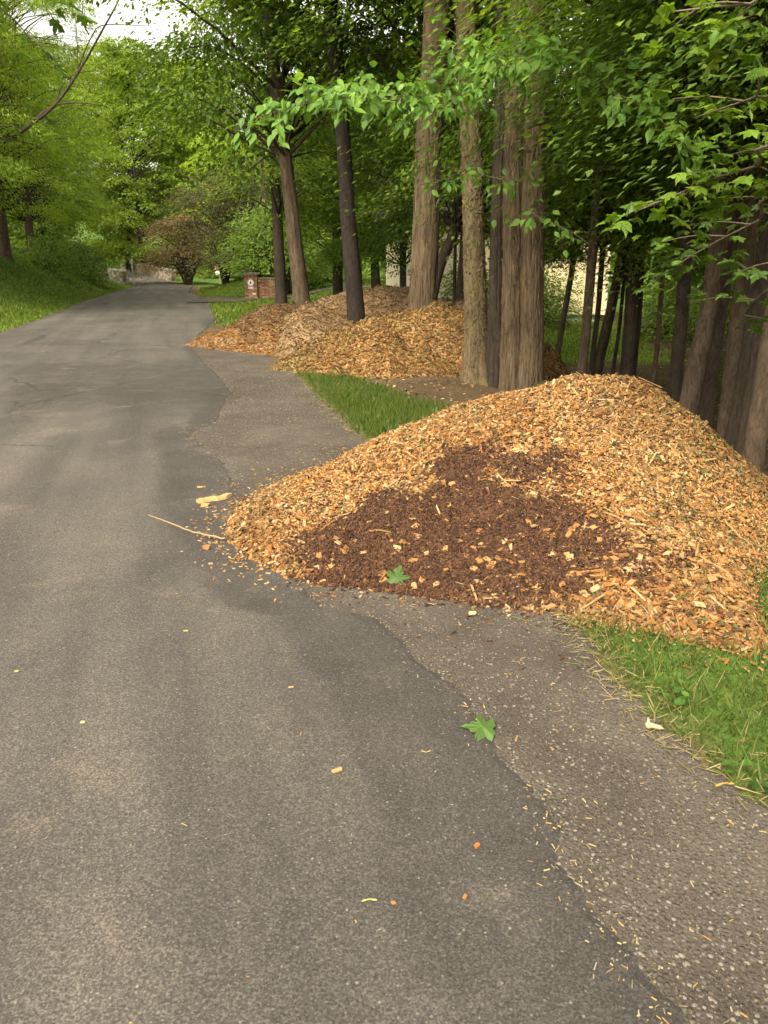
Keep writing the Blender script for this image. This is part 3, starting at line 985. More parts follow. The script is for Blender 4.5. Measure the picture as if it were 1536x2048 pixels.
# browner chips, shade put into their colour, toward the back slope and the right flank; greenish leaf scraps here and there
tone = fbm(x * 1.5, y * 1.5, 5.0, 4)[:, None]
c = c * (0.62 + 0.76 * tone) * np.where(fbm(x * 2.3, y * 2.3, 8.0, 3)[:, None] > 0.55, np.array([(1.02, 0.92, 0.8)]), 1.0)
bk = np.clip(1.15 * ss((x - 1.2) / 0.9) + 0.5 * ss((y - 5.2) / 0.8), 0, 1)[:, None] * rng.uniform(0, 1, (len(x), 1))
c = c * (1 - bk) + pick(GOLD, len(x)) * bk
gsel = rng.uniform(size=len(x)) < 0.03 + 0.07 * ss((x - 1.2) / 1.0)
c[gsel] = pick(np.array([(0.05, 0.065, 0.018), (0.07, 0.085, 0.025), (0.035, 0.045, 0.016)]), gsel.sum())
tsel = rng.uniform(size=len(x)) < 0.012
s[tsel] = np.stack([rng.uniform(.07, .16, tsel.sum()), rng.uniform(.003, .006, tsel.sum()), rng.uniform(.003, .006, tsel.sum())], 1)
c[tsel] = pick(np.array([(0.10, 0.065, 0.035), (0.16, 0.11, 0.06), (0.22, 0.15, 0.075)]), tsel.sum())
wsel = rng.uniform(size=len(x)) < 0.08
c[wsel] = pick(GREY, wsel.sum(), .3)
dsel = rng.uniform(size=len(x)) < 0.2
c[dsel] *= 0.42
V, F, C_ = scatter(P, d_, nr, s, CHIP[0], CHIP[1], c)
lo = ob('loose_wood_chips', mesh_np('loose_wood_chips', V, F, M['chip'], C_), pileA)
lo['kind'] = 'stuff'
lo['label'] = 'loose fresh tan and orange wood chips covering the pile'

n = 27000
x, y = rand_in([(min(p[0] for p in mulch_main + mulch_top) - .2, min(p[1] for p in mulch_main) - .1), (max(p[0] for p in mulch_main) + .3, min(p[1] for p in mulch_main) - .1),
                (max(p[0] for p in mulch_main) + .3, max(p[1] for p in mulch_top) + .3), (min(p[0] for p in mulch_main) - .2, max(p[1] for p in mulch_top) + .3)], n, 0,
               lambda a, b: mulch_p(a, b) * inside(a, b, footA) + 0.012)
ok = inside(x, y, footA) | (dist_line(x, y, footA, True) < 0.05)
x, y = x[ok], y[ok]
P, d_, nr, s, c = chips_on(fA, x, y, MULCH, (0.014, 0.062), (0.003, 0.014), (0.003, 0.008), 0.7, 0.008)
V, F, C_ = scatter(P, d_, nr, s, CHIP[0], CHIP[1], c)
lo = ob('dark_mulch', mesh_np('dark_mulch', V, F, M['chip'], C_), pileA)
lo['kind'] = 'stuff'
lo['label'] = 'dark brown shredded mulch spilled over the wood chips'

# strays kicked out over gravel, asphalt and grass
def strays(foot, parent, n, reach, pal, cut=None):
    a = rng.uniform(min(p[0] for p in foot) - reach * 3, max(p[0] for p in foot) + reach * 3, n * 14)
    b = rng.uniform(min(p[1] for p in foot) - reach * 3, max(p[1] for p in foot) + reach * 3, n * 14)
    dd = dist_line(a, b, foot, True)
    k = ~inside(a, b, foot) & (rng.uniform(size=len(a)) < np.exp(-dd / reach))
    a, b = a[k][:n], b[k][:n]
    m_ = len(a)
    z = H(a, b) + np.where(a < xr(b), 0.022, 0.014)
    P = np.stack([a, b, z], 1)
    s_ = np.stack([0.008 + 0.035 * rng.uniform(size=m_) ** 1.6, rng.uniform(.004, .015, m_), rng.uniform(.002, .006, m_)], 1)
    cc = pick(pal, m_, 0.25)
    if cut is not None:
        dk = cut(a, b)
        cc[dk] = pick(MULCH, dk.sum(), .3)
    V, F, C2 = scatter(P, rdir(m_) * (1, 1, .15), np.array((0, 0, 1.)) + rdir(m_) * .25, s_, CHIP[0], CHIP[1], cc)
    o = ob('stray_wood_chips', mesh_np('stray_wood_chips', V, F, M['chip'], C2), parent)
    o['kind'] = 'stuff'
strays(footA, pileA, 1700, 0.11, FRESH, lambda a, b: (a > -0.5) & (a < 0.9) & (b < 4.2) & (rng.uniform(size=len(a)) < 0.65))

# the chips one can pick out singly: shared meshes in a few colours
def chip_shape(L, W, T, col, seed, m='chip'):
    r_ = np.random.default_rng(seed)
    B = np.array([(x_, y_, z_) for z_ in (-.5, .5) for y_ in (-.5, .5) for x_ in (-.5, .5)]) * (L, W, T)
    B = B * (1 + r_.uniform(-.22, .22, B.shape))
    B[:, 0] += B[:, 1] * r_.uniform(-.4, .4)
    return mesh_np('wood_chip', B, np.array([(0, 2, 3, 1), (4, 5, 7, 6), (0, 1, 5, 4), (2, 6, 7, 3), (0, 4, 6, 2), (1, 3, 7, 5)]), M[m], np.repeat(np.array([col]), 8, 0))
SQ = [chip_shape(0.036 + 0.006 * (k % 3), 0.026, 0.008, FRESH[k % len(FRESH)] if k % 2 else FRESH[(2, 6, 0, 1)[k % 4]], k) for k in range(12)]
SPL = [chip_shape(0.10 + 0.03 * (k % 3), 0.009, 0.006, FRESH[(0, 2, 4, 6, 1)[k % 5]], 50 + k) for k in range(6)]

def frame(P, d, nr):
    d = Vector(d).normalized(); nr = Vector(nr).normalized()
    b = nr.cross(d).normalized()
    nr = d.cross(b)
    return Matrix(((d.x, b.x, nr.x, P[0]), (d.y, b.y, nr.y, P[1]), (d.z, b.z, nr.z, P[2]), (0, 0, 0, 1)))

def single_chips(f, poly, n, meshes, parent, name, w=None, tilt=0.35, lift=0.014):
    x, y = rand_in(poly, n, 0.0, w)
    P, d, nr, s, c = chips_on(f, x, y, FRESH, (1, 1), (1, 1), (1, 1), tilt, lift)
    for k in range(n):
        ob(name, meshes[rng.integers(len(meshes))], parent, mtx=frame(P[k], d[k], nr[k]))
front = [(-0.9, 4.5), (-0.55, 3.9), (-0.05, 3.68), (0.45, 3.5), (0.79, 3.38), (1.12, 3.27), (1.4, 3.1), (1.56, 3.02), (1.8, 3.6), (2.2, 4.4), (1.6, 5.0), (0.4, 5.2), (-0.5, 5.0)]
single_chips(fA, front, 240, SQ, pileA, 'wood_chip', lambda a, b: np.where(b < 4.1, 0.35 + 0.65 * ss((a + 0.1) / 0.8), 0.2))
single_chips(fA, [(-0.9, 4.6), (0.2, 3.6), (1.5, 3.1), (2.4, 4.4), (1.9, 5.5), (0.6, 5.8), (-0.3, 5.4)], 55, SPL, pileA, 'wood_splinter', lambda a, b: 1.0 - 0.85 * mulch_p(a, b), 0.35, 0.016)

# --- the older piles farther along
def mid_pile(name, label, foot, ridge, pal_fn, n, L=(0.03, 0.085), lump=0.2, seed=1, hm='heap_old', stray=0.18):
    e = empty(name, (0, 0, 0), label, 'wood chips', 'wood chip piles')
    f, hp = build_heap(name, foot, ridge, 0.08, M[hm], e, lump)
    x, y = rand_in(foot, n, stray)
    P, d, nr, s, c = chips_on(f, x, y, GOLD, L, (0.009, 0.028), (0.005, 0.012), 0.6, 0.006, pal_fn(x, y))
    c = c * np.where(rng.uniform(size=len(x)) < 0.28, 0.4, 1.0)[:, None] * (0.72 + 0.56 * fbm(x * 1.6, y * 1.6, 11.0, 4))[:, None]
    k = rng.uniform(size=len(x)) < 0.14
    s[k] *= (2.0, 0.6, 0.8)
    V, F, C2 = scatter(P, d, nr, s, CHIP3[0], CHIP3[1], c)
    o = ob('loose_wood_chips', mesh_np('loose_wood_chips', V, F, M['chip'], C2), e)
    o['kind'] = 'stuff'
    single_chips(f, foot, 40, SPL, e, 'wood_splinter', None, 0.4, 0.03)
    return f, e

def mixpal(sel, a, b):
    return np.where((rng.uniform(size=len(sel)) < sel)[:, None], pick(b, len(sel), 0.25), pick(a, len(sel), 0.25))

footB = [(-4.15, 16.2), (-3.44, 15.45), (-2.6, 14.8), (-2.06, 14.4), (-1.5, 14.9), (-1.2, 16.5), (-1.6, 19.5), (-2.3, 21.5), (-3.4, 21.8), (-4.0, 20.4), (-4.05, 18.6), (-3.75, 17.4)]
ridgeB = [D(470, 668, 16.6), D(500, 640, 17.8), D(530, 618, 19.0), D(580, 606, 19.8)]
def palB(x, y):
    t = ss((y - 16.3 + 0.5 * (x + 3)) / 1.6)
    return mixpal(np.clip(t * 0.85 + 0.08, 0, 1), ORANGE, BROWN)
fB, eB = mid_pile('wood_chip_pile', 'small orange wood chip pile tapering onto the asphalt, leftmost of the far piles', footB, ridgeB, palB, 12000)

footC = [(-2.2, 14.6), (-1.4, 13.3), (0, 13.0), (2.2, 13.4), (3.0, 15), (3.2, 18), (2.8, 21), (1.2, 23), (-1.2, 23), (-2.6, 21.5), (-2.7, 18)]
ridgeC = [D(610, 640, 16.0), D(620, 612, 18.3), D(650, 592, 19.0), D(745, 577, 19.6), D(830, 584, 19.6), D(900, 604, 18.5), D(940, 606, 17.5)]
def palC(x, y):
    t = ss((x + 0.2 + 0.8 * (fbm(x, y, 0, 3) - 0.5)) / 1.4)
    return mixpal(np.clip(0.15 + t * 0.75, 0, 1), GREY, BROWN)
fC, eC = mid_pile('wood_chip_pile', 'weathered grey-brown wood chip pile heaped round two tree trunks at the back', footC, ridgeC, palC, 17000)

footD = [(-1.87, 12.42), (-1.3, 11.95), (-0.67, 11.72), (0.24, 11.6), (1.0, 12.0), (2.0, 12.1), (2.95, 11.9), (3.35, 12.7), (3.1, 14.2), (2.3, 15.4), (0.9, 15.7), (-0.4, 15.2), (-1.5, 14.0)]
ridgeD = [D(640, 690, 13.0), D(700, 650, 13.5), D(760, 630, 13.7), D(850, 614, 13.9), D(930, 618, 13.9), D(1010, 640, 13.6), D(1065, 674, 13.3)]
def palD(x, y):
    n_ = fbm(x * 1.3, y * 1.3, 7.0, 3)
    c = mixpal(np.clip(ss((n_ - 0.45) / 0.25) * 0.5, 0, 1), GOLD, ORANGE)
    g = (rng.uniform(size=len(x)) < 0.10 + 0.35 * ss((-0.9 - x) / 0.7))
    c[g] = pick(np.array([(0.06, 0.075, 0.02), (0.13, 0.12, 0.04), (0.2, 0.15, 0.06)]), g.sum())
    return c
fD, eD = mid_pile('wood_chip_pile', 'golden wood chip pile just behind the big double-trunked tree', footD, ridgeD, palD, 24000, hm='heap')

# ------------------------------------------------------------------ the trees that stand out
def ztop(f, x, y):
    return float(f(np.array([x]), np.array([y]))[0])

def bark_plates(parent, paths, n, L, W, m, seed, proud=0.012, flare=0.0):
    """loose bark plates lifting off a stem; paths = list of (points local to parent, radii)"""
    r_ = np.random.default_rng(seed)
    V, Q = [], []
    for pts, rad in paths:
        P = resample(pts, 160)
        ln = np.linalg.norm(np.diff(P, axis=0), axis=1).sum()
        for k in range(n):
            s0 = r_.uniform(0.0, 0.55)
            i0 = int(s0 * 159)
            c = P[i0]
            t = unit(P[min(i0 + 1, 159)] - P[max(i0 - 1, 0)])
            r = np.interp(s0, np.linspace(0, 1, len(rad)), rad) * (1 + flare * math.exp(-s0 * ln / 0.28))
            th = r_.uniform(0, 2 * math.pi)
            rd = np.array((math.cos(th), math.sin(th), 0)); rd = unit(rd - t * (rd @ t))
            sd2 = np.cross(t, rd)
            l = L * r_.uniform(0.5, 1.5); w = W * r_.uniform(0.6, 1.4)
            lift = [proud * r_.uniform(0.6, 2.4), proud * 0.4, proud * 0.3, proud * r_.uniform(0.4, 1.8)]
            skew = r_.normal() * 0.06
            b = len(V)
            for a in range(4):
                ww = w * (0.6, 1.0, 0.95, 0.5)[a]
                cc = c + t * (a / 3 - 0.5) * l + sd2 * skew * (a - 1.5) * 0.3
                rr_ = r * 0.985 + lift[a]
                V += [cc + rd * rr_ - sd2 * ww / 2, cc + rd * (rr_ + 0.010), cc + rd * rr_ + sd2 * ww / 2]
            for a in range(3):
                o_ = b + a * 3
                Q += [(o_, o_ + 1, o_ + 4, o_ + 3), (o_ + 1, o_ + 2, o_ + 5, o_ + 4)]
    o = ob('bark_strips', mesh_np('bark_strips', np.array(V), np.array(Q), M[m]), parent)
    o['kind'] = 'stuff'
    return o

# big double trunk: two fused stems and a third behind
e5 = empty('old_tree', on(D(1035, 772, 11.0), -0.1), 'massive double-stemmed tree with deeply furrowed shaggy bark and small hollows', 'tree')
b5 = np.array(e5.location)
def big_stem(pts, rad, seed, holes=(), bark='bark_big'):
    P = resample(np.array(pts) - b5, 90)
    u = np.linspace(0, 1, 90)
    rr = np.interp(u, np.linspace(0, 1, len(rad)), rad)
    def rf(TH, S):
        cx, cy = np.cos(TH) * 3.2, np.sin(TH) * 3.2
        rid = 1 - np.abs(2 * fbm(cx * 1.9 + seed, cy * 1.9, S * 0.55, 4) - 1)
        fine = fbm(cx * 7, cy * 7 + seed, S * 2.2, 3)
        r = 1 + 0.55 * (rid - 0.75) + 0.22 * (fine - 0.5) + 0.28 * np.exp(-S / 0.35) * (1 + 0.4 * np.cos(4 * TH + seed))
        for th0, s0, w, h in holes:
            dth = np.angle(np.exp(1j * (TH - th0)))
            r = r - 0.34 * np.exp(-(dth / w) ** 2 - ((S - s0) / h) ** 2)
        return r
    v, q, t = tube(P, rr, 72, rf)
    mb = MB(); mb.add(v, q, t)
    return mb.mesh('trunk', M[bark], True)
face = -math.pi / 2
ob('trunk', big_stem([on(D(1062, 775, 11.0)), D(1062, 600, 11.0), D(1066, 420, 11.05), D(1071, 220, 11.1), D(1074, 0, 11.2), D(1075, -500, 11.3)],
                     [0.18, 0.15, 0.145, 0.14, 0.135, 0.11], 1.0,
                     [(a_, s_, w_, h_) for a_ in [0.0] for (a_, s_, w_, h_) in
                      [(face + 0.25, 1.25, 0.10, 0.17), (face + 0.2, 0.8, 0.08, 0.10), (face - 0.5, 0.75, 0.07, 0.06), (face - 0.6, 0.45, 0.07, 0.05), (face + 0.15, 2.3, 0.07, 0.12), (face - 0.3, 1.05, 0.05, 0.05)]]), e5)
ob('trunk', big_stem([on(D(1024, 772, 11.05)), D(1024, 600, 11.05), D(1026, 420, 11.1), D(1029, 220, 11.15), D(1034, 0, 11.2), D(1025, -500, 11.4)],
                     [0.15, 0.12, 0.117, 0.112, 0.108, 0.09], 5.0, [(face + 0.1, 0.9, 0.07, 0.07), (face - 0.4, 0.5, 0.06, 0.05)]), e5)
ob('trunk', big_stem([on(D(994, 755, 11.5)), D(994, 600, 11.5), D(998, 420, 11.55), D(1004, 220, 11.6), D(1004, 0, 11.8), D(990, -500, 12)],
                     [0.13, 0.105, 0.1, 0.095, 0.09, 0.08], 9.0, (), 'bark_dark'), e5)  # darker bark than its twin stems: shadow on the rear stem put into colour
bark_plates(e5, [(np.array([on(D(1062, 775, 11.0)), D(1062, 600, 11.0), D(1066, 420, 11.05), D(1071, 220, 11.1), D(1074, 0, 11.2), D(1075, -500, 11.3)]) - b5, [0.18, 0.15, 0.145, 0.14, 0.135, 0.11]),
                 (np.array([on(D(1024, 772, 11.05)), D(1024, 600, 11.05), D(1026, 420, 11.1), D(1029, 220, 11.15), D(1034, 0, 11.2), D(1025, -500, 11.4)]) - b5, [0.15, 0.12, 0.117, 0.112, 0.108, 0.09])],
            260, 0.42, 0.045, 'bark_big', 3)
pl = np.array(D(1040, -60, 11.2)) - b5
ob('branches', CR['sparse'][1], e5, tuple(pl), (0, 0, 1.0), 1.15)
ob('crown', CR['sparse'][0], e5, tuple(pl), (0, 0, 1.0), 1.15)

p4 = [on(D(955, 748, 11.7)), D(952, 660, 11.7), D(948, 500, 11.7), D(944, 340, 11.75), D(938, 180, 11.8), D(930, 0, 11.9), D(915, -450, 12)]
t4 = tree('old_tree', 'slender straight tree with scaly mossy bark and flared foot, left of the double trunk', 'tree', p4,
          [0.19, 0.155, 0.14, 0.135, 0.13, 0.125, 0.1], 'bark_scaly', 40, 'sparse', 6.2, 0.95, 2.0, furrow=0.2, lobes=5, flare=0.75, vs=2.6, rows=90)
p3 = [np.array((D(845, 613, 14.4)[0], 14.4, 0.0)), D(845, 613, 14.4), D(852, 450, 14.4), D(858, 280, 14.4), D(868, 120, 14.5), D(873, 0, 14.6), D(880, -350, 14.8)]
t3 = tree('old_tree', 'thick shaggy brown trunk rising from the crest of the golden chip pile', 'tree', p3,
          [0.26, 0.225, 0.215, 0.205, 0.2, 0.195, 0.15], 'bark_big', 40, 'sparse', 6.6, 1.0, 0.4, furrow=0.24, flare=0.2, vs=0.8, rows=80)
bark_plates(t4, [(np.array(p4) - np.array(t4.location), [0.19, 0.155, 0.14, 0.135, 0.13, 0.125, 0.1])], 1100, 0.09, 0.04, 'bark_scaly', 4, 0.008, 0.6)
bark_plates(t3, [(np.array(p3) - np.array(t3.location), [0.26, 0.225, 0.215, 0.205, 0.2, 0.195, 0.15])], 320, 0.45, 0.05, 'bark_big', 5)
p2 = [np.array((D(712, 612, 17)[0], 17, 0.1)), D(711, 607, 17), D(697, 450, 17), D(690, 330, 17), D(680, 200, 17), D(662, 0, 17.1), D(640, -300, 17.3)]
t2 = tree('old_tree', 'smooth dark, nearly black trunk standing in the grey-brown chip pile', 'tree', p2,
          [0.195, 0.17, 0.15, 0.145, 0.15, 0.15, 0.1], 'bark_black', 28, 'maple_a', 6.4, 1.0, 4.1, furrow=0.08, flare=0.15, rows=60)
p1 = [np.array((D(606, 615, 20)[0], 20, 0.1)), D(603, 600, 20), D(588, 470, 20), D(574, 340, 20), D(556, 200, 20), D(540, 40, 20.1), D(520, -250, 20.3)]
t1 = tree('old_tree', 'ridged brown trunk leaning left behind the orange chip pile, dark leaves overhead', 'tree', p1,
          [0.21, 0.18, 0.155, 0.14, 0.13, 0.125, 0.09], 'bark_ridge', 28, 'maple_b', 3.9, 1.2, 0.0, (-0.9, 0.0), furrow=0.2, flare=0.3, rows=60)

# trunks of the wood on the right, nearest pixels first: pts, depth, width px, bark, label
RT = [
    ([(1500, 960), (1530, 760), (1560, 560), (1600, 300)], 6.9, 36, 'bark_pine', 'stout dark trunk at the right border, nearest of the leaning stand'),
    ([(1484, 900), (1508, 735), (1536, 560), (1570, 300)], 7.9, 21, 'bark_dark', 'thin dark trunk second in from the right border behind the fresh pile'),
    ([(1468, 870), (1492, 740), (1510, 620), (1545, 400), (1575, 150)], 8.4, 27, 'bark_dark', 'blackish leaning trunk touching a browner trunk on its left'),
    ([(1450, 862), (1463, 740), (1476, 634), (1500, 450), (1530, 150)], 8.8, 28, 'bark_pine', 'brown leaning trunk pressed against a blackish one on its right'),
    ([(1412, 836), (1425, 735), (1440, 625), (1465, 460)], 9.6, 25, 'bark_dark', 'dim slim trunk between two stout leaning trunks'),
    ([(1375, 822), (1396, 720), (1418, 621), (1437, 480), (1459, 344), (1488, 166), (1502, 20)], 8.9, 33, 'bark_pine', 'tall stout brown trunk leaning right with a broken branch stub high up'),
    ([(1348, 790), (1355, 720), (1362, 650), (1375, 480)], 10.6, 23, 'bark_dark', 'dark trunk left of the tall stout leaning one'),
    ([(1305, 770), (1310, 730), (1314, 700), (1320, 620)], 12.0, 9, 'bark_pine', 'short slim sapling stem in front of the mossy ground behind the pile'),
    ([(1266, 765), (1272, 700), (1278, 640), (1285, 520)], 12.2, 9, 'bark_dark', 'thin stem hugging the right side of an upright dark trunk'),
    ([(1252, 765), (1256, 700), (1262, 620), (1270, 400), (1275, 150)], 12.0, 23, 'bark_dark', 'upright dark trunk directly above the peak of the fresh pile'),
    ([(1224, 765), (1230, 715), (1238, 660), (1250, 540)], 12.4, 7, 'bark_dark', 'hair-thin stem just left of the upright dark trunk'),
    ([(1196, 765), (1208, 705), (1222, 645), (1245, 530)], 12.3, 8, 'bark_dark', 'slanting thin stem, rightmost of the small clump'),
    ([(1187, 765), (1203, 680), (1222, 600), (1250, 460)], 12.1, 11, 'bark_pine', 'strongly slanting stem in the middle of the small clump'),
    ([(1180, 765), (1189, 680), (1198, 600), (1210, 430)], 12.0, 10, 'bark_dark', 'slim upright stem, leftmost of the small clump'),
    ([(1160, 768), (1172, 660), (1183, 530), (1196, 380), (1212, 150)], 11.4, 17, 'bark_pine', 'brown-lit sapling trunk between the small clump and the cream house gap'),
    ([(1114, 716), (1130, 620), (1147, 521), (1160, 400), (1175, 200)], 14.3, 10, 'bark_pine', 'lone slender trunk leaning across the lit lawn'),
    ([(1070, 672), (1075, 600), (1080, 530), (1088, 380)], 17.0, 10, 'bark_dark', 'dark slender stem right beside the massive double trunk'),
]
cyc = ['wood', 'sparse', 'hemlock', 'wood']
for k, (pts, dep, w, bk, lab) in enumerate(RT):
    P = px_trunk(pts, dep, w, 4.0)
    r = pxr(w, dep)
    big = w > 16
    tree('woodland_tree', lab, 'tree', P, [r * 1.12, r * 1.03, r, r * 0.94, r * 0.85, r * 0.6], bk, 20 if big else 10,
         cyc[k % 4] if (big or k in (13, 15, 16)) else None, 3.4 if big else 2.6, 0.9 if big else 0.5, k * 1.7, group='leaning trees of the wood behind the fresh pile', furrow=0.1, flare=0.25, rows=40)
    if not (big or k in (13, 15, 16)):
        e = [o for o in bpy.data.objects if o.get('label') == lab][0]
        p0 = np.array(P[-2]) - np.array(e.location)
        ob('crown', CR['bush'][0], e, tuple(p0 + (0, 0, 0.5)), (0, 0, k), 0.7)

# trunks glimpsed between the piles and the house
BT = [
    ([(676, 590), (675, 500), (672, 420), (668, 300)], 33, 17, 'bark_dark', 'dark trunk beside the grey-green box, behind the near-black trunk', 'maple_c'),
    ([(806, 585), (806, 545), (805, 480), (800, 350)], 24, 12, 'bark_dark', 'dark stem standing in front of the cream house corner', 'maple_b'),
    ([(752, 590), (751, 555), (748, 470), (742, 330)], 30, 16, 'bark_dark', 'dim trunk behind the white marker post', 'maple_a'),
    ([(862, 606), (872, 560), (888, 510), (909, 463), (922, 380)], 17, 19, 'bark_dark', 'dark trunk slanting right from behind the thick shaggy one', 'maple_b'),
    ([(921, 608), (925, 555), (930, 500), (938, 380), (945, 200)], 18, 20, 'bark_dark', 'dark trunk half hidden behind the scaly slender tree', 'maple_c'),
    ([(909, 608), (909, 560), (910, 518), (912, 430)], 20, 6, 'bark_dark', 'very thin stem in front of the pale house wall', None),
    ([(549, 590), (548, 560), (545, 530), (540, 480)], 41, 11, 'bark_dark', 'small dark tree growing against the end of the brick wall', 'bush'),
    ([(574, 585), (574, 555), (578, 520), (584, 470)], 44, 9, 'bark_pine', 'slim tree on the grass between brick wall and leaning trunk', 'bush'),
]
for k, (pts, dep, w, bk, lab, cr) in enumerate(BT):
    P = px_trunk(pts, dep, w, 4.0)
    r = pxr(w, dep)
    if cr == 'bush':
        tree('garden_tree', lab, 'tree', P, [r * 1.3, r, r, r * 0.9, r * 0.4], bk, 10, cr, 2.0, 1.5, k, furrow=0.1, rows=24)
    else:
        tree('woodland_tree', lab, 'tree', P, [r * 1.15, r, r, r * 0.9, r * 0.6], bk, 12, cr, 2.3 if dep > 22 else 3.2, 0.75 if dep > 22 else 0.9, k * 2.1, furrow=0.1, rows=30)

# ------------------------------------------------------------------ trees of the left bank
LT = [
    ((-15.0, 25.0), 11, 0.24, 'feather_a', 2.5, 1.05, 'feathery bright green tree at the left border of the picture, nearest on the bank'),
    ((-15.8, 31.0), 12, 0.22, 'feather_b', 2.6, 1.05, 'bright feathery tree on the left bank with bare arching limbs'),
    ((-18.2, 39.0), 12, 0.24, 'feather_a', 2.3, 1.1, 'feathery tree halfway along the left bank, boughs hanging low over the grass'),
    ((-20.4, 47.0), 12, 0.24, 'feather_b', 2.0, 1.1, 'leafy tree on the left bank near the roadside pole, low dark skirts'),
    ((-24.0, 57.0), 13, 0.25, 'far_b', 1.0, 0.95, 'last leafy tree of the left bank, above the low stone wall'),
    ((-21.5, 29.0), 13, 0.26, 'far_b', 1.0, 1.00, 'tree in the second row of the left bank, glimpsed between the nearer ones'),
    ((-26.5, 43.0), 15, 0.26, 'far', 1.0, 1.10, 'pale green tall tree behind the left bank row'),
]
left_trees = []
for k, ((x, y), hh, r, cr, cz, cs, lab) in enumerate(LT):
    b = on((x, y, 0))
    P = [b, b + (0.1, 0, hh * 0.3), b + (0.3, 0.1, hh * 0.6), b + (0.2, 0, hh)]
    left_trees.append(tree('bank_tree', lab, 'tree', P, [r, r * .85, r * .6, r * .2], 'bark_pine', 14, cr, cz, cs, k * 1.3, rows=30))
# the bare arching limbs
e = left_trees[1]
eb = np.array(e.location)
for pts, r0 in (([(40, 265), (110, 210), (165, 130), (205, 60), (235, 5), (262, -60)], 0.05), ([(45, 262), (90, 222), (120, 208), (165, 206), (208, 212)], 0.04),
                ([(113, 205), (125, 170), (160, 145), (225, 142)], 0.02), ([(150, 150), (185, 70), (210, 50), (300, 52)], 0.022), ([(156, 150), (154, 80), (150, 20)], 0.02), ([(178, 70), (165, 40), (168, -20)], 0.02)):
    pth = resample([D(a, b, 24.5) for a, b in pts], 18) - eb
    v, q, t = tube(pth, np.linspace(r0, r0 * 0.35, 18), 8)
    mb = MB(); mb.add(v, q, t)
    ob('limb', mb.mesh('limb', M['bark_dark'], True), e)

# ------------------------------------------------------------------ wood in the background
bgspots = []
for (x, y, s, c) in [(-31, 74, 1.05, 'tall_b'), (-38, 87, 1.1, 'tall'), (-27.5, 92, 1.2, 'tall'), (-21, 97, 1.15, 'tall'), (-42, 100, 1.2, 'tall'), (-34, 108, 1.35, 'tall'), (-25, 114, 1.1, 'tall'),
                     (-13, 102, 1.0, 'tall'), (-17, 84, 0.7, 'tall'), (-9, 80, 0.9, 'tall'), (-4, 90, 1.0, 'tall'), (-48, 86, 1.1, 'tall_b'), (-52, 112, 1.3, 'tall'), (-34, 62, 0.8, 'tall_b'), (-42, 72, 1.0, 'tall_b'), (-30, 130, 1.5, 'tall'), (-46, 136, 1.5, 'tall'), (-62, 140, 1.5, 'tall'), (-15, 130, 1.4, 'tall'), (0, 120, 1.3, 'tall')]:
    bgspots.append((x, y, s, c, 'pale green tree of the far wood beyond the bend of the road', 'far wood beyond the bend'))
for (x, y, s, c) in [(-6, 62, 1.0, 'far'), (1, 60, 1.05, 'far'), (9, 58, 1.05, 'far'), (17, 54, 1.05, 'far'), (25, 46, 1.05, 'far'), (14, 38, 0.9, 'maple_c'), (21, 34, 0.95, 'far'), (3, 45, 0.95, 'maple_c'), (-1.5, 47, 1.0, 'maple_c'), (9, 46, 0.95, 'maple_c')]:
    bgspots.append((x, y, s, c, 'leafy green tree of the dense wood around and behind the cream house', 'wood around the house'))
for (x, y, s, c) in [(8.2, 14, 0.95, 'maple_c'), (9.4, 20, 1.0, 'maple_c'), (7.2, 10.5, 0.8, 'hemlock'), (11, 26, 1.1, 'maple_c'),
                     (13, 17, 1.1, 'maple_c'), (-3.6, 28, 0.9, 'maple_c')]:
    bgspots.append((x, y, s, c, 'shadowy leafy tree deep in the wood at the right', 'shadowy wood at the right'))
TR0 = trunk_mesh('trunk', [(0, 0, -0.3), (0.05, 0, 3), (0.1, 0.05, 7), (0.0, 0, 12)], [0.24, 0.19, 0.15, 0.04], 10, M['bark_dark'], rows=20)
for k, (x, y, s, c, lab, grp) in enumerate(bgspots):
    e = empty('woodland_tree', (x, y, float(H(x, y))), lab, 'tree', grp)
    e.rotation_euler = (0, 0, k * 2.4)
    e.scale = (s, s, s)
    ob('trunk', TR0, e)
    cz = 3.6 if (-0.2 < x / y < 0.36 and y < 33) else (0.7 if y > 55 else 1.5)
    ob('branches', CR[c][1], e, (0, 0, cz))
    ob('crown', CR[c][0], e, (0, 0, cz))

# ------------------------------------------------------------------ red maple, purple-leaved shrub, bushes
def multi_stem(name, label, cat, px, py, dep, cr, cs, cz, nst, h, spread, r, csz=None):
    p = D(px, py, dep)
    b = on((p[0], p[1], 0), -0.05)
    e = empty(name, b, label, cat)
    for k in range(nst):
        a = 2 * math.pi * k / nst + 0.5
        pth = resample([(0.1 * math.cos(a), 0.1 * math.sin(a), 0), (spread * .35 * math.cos(a), spread * .35 * math.sin(a), h * .4), (spread * math.cos(a + .2), spread * math.sin(a + .2), h)], 12)
        v, q, t = tube(pth, np.linspace(r, r * .4, 12), 8)
        mb = MB(); mb.add(v, q, t)
        ob('stem', mb.mesh('stem', M['bark_dark'], True), e)
    ob('branches', CR[cr][1], e, (0, 0, cz), None, (cs, cs, csz or cs))
    ob('crown', CR[cr][0], e, (0, 0, cz), None, (cs, cs, csz or cs))
    return e
multi_stem('red_maple', 'reddish low spreading ornamental maple on the grass before the stone wall', 'tree', 376, 567, 66, 'red', 1.45, 1.3, 6, 2.2, 1.3, 0.20, 1.5)
multi_stem('purple_shrub', 'tall dusky purple-green shrub with many stems on the mound', 'shrub', 452, 578, 50, 'purple', 1.25, 1.1, 7, 2.6, 1.0, 0.09, 1.25)
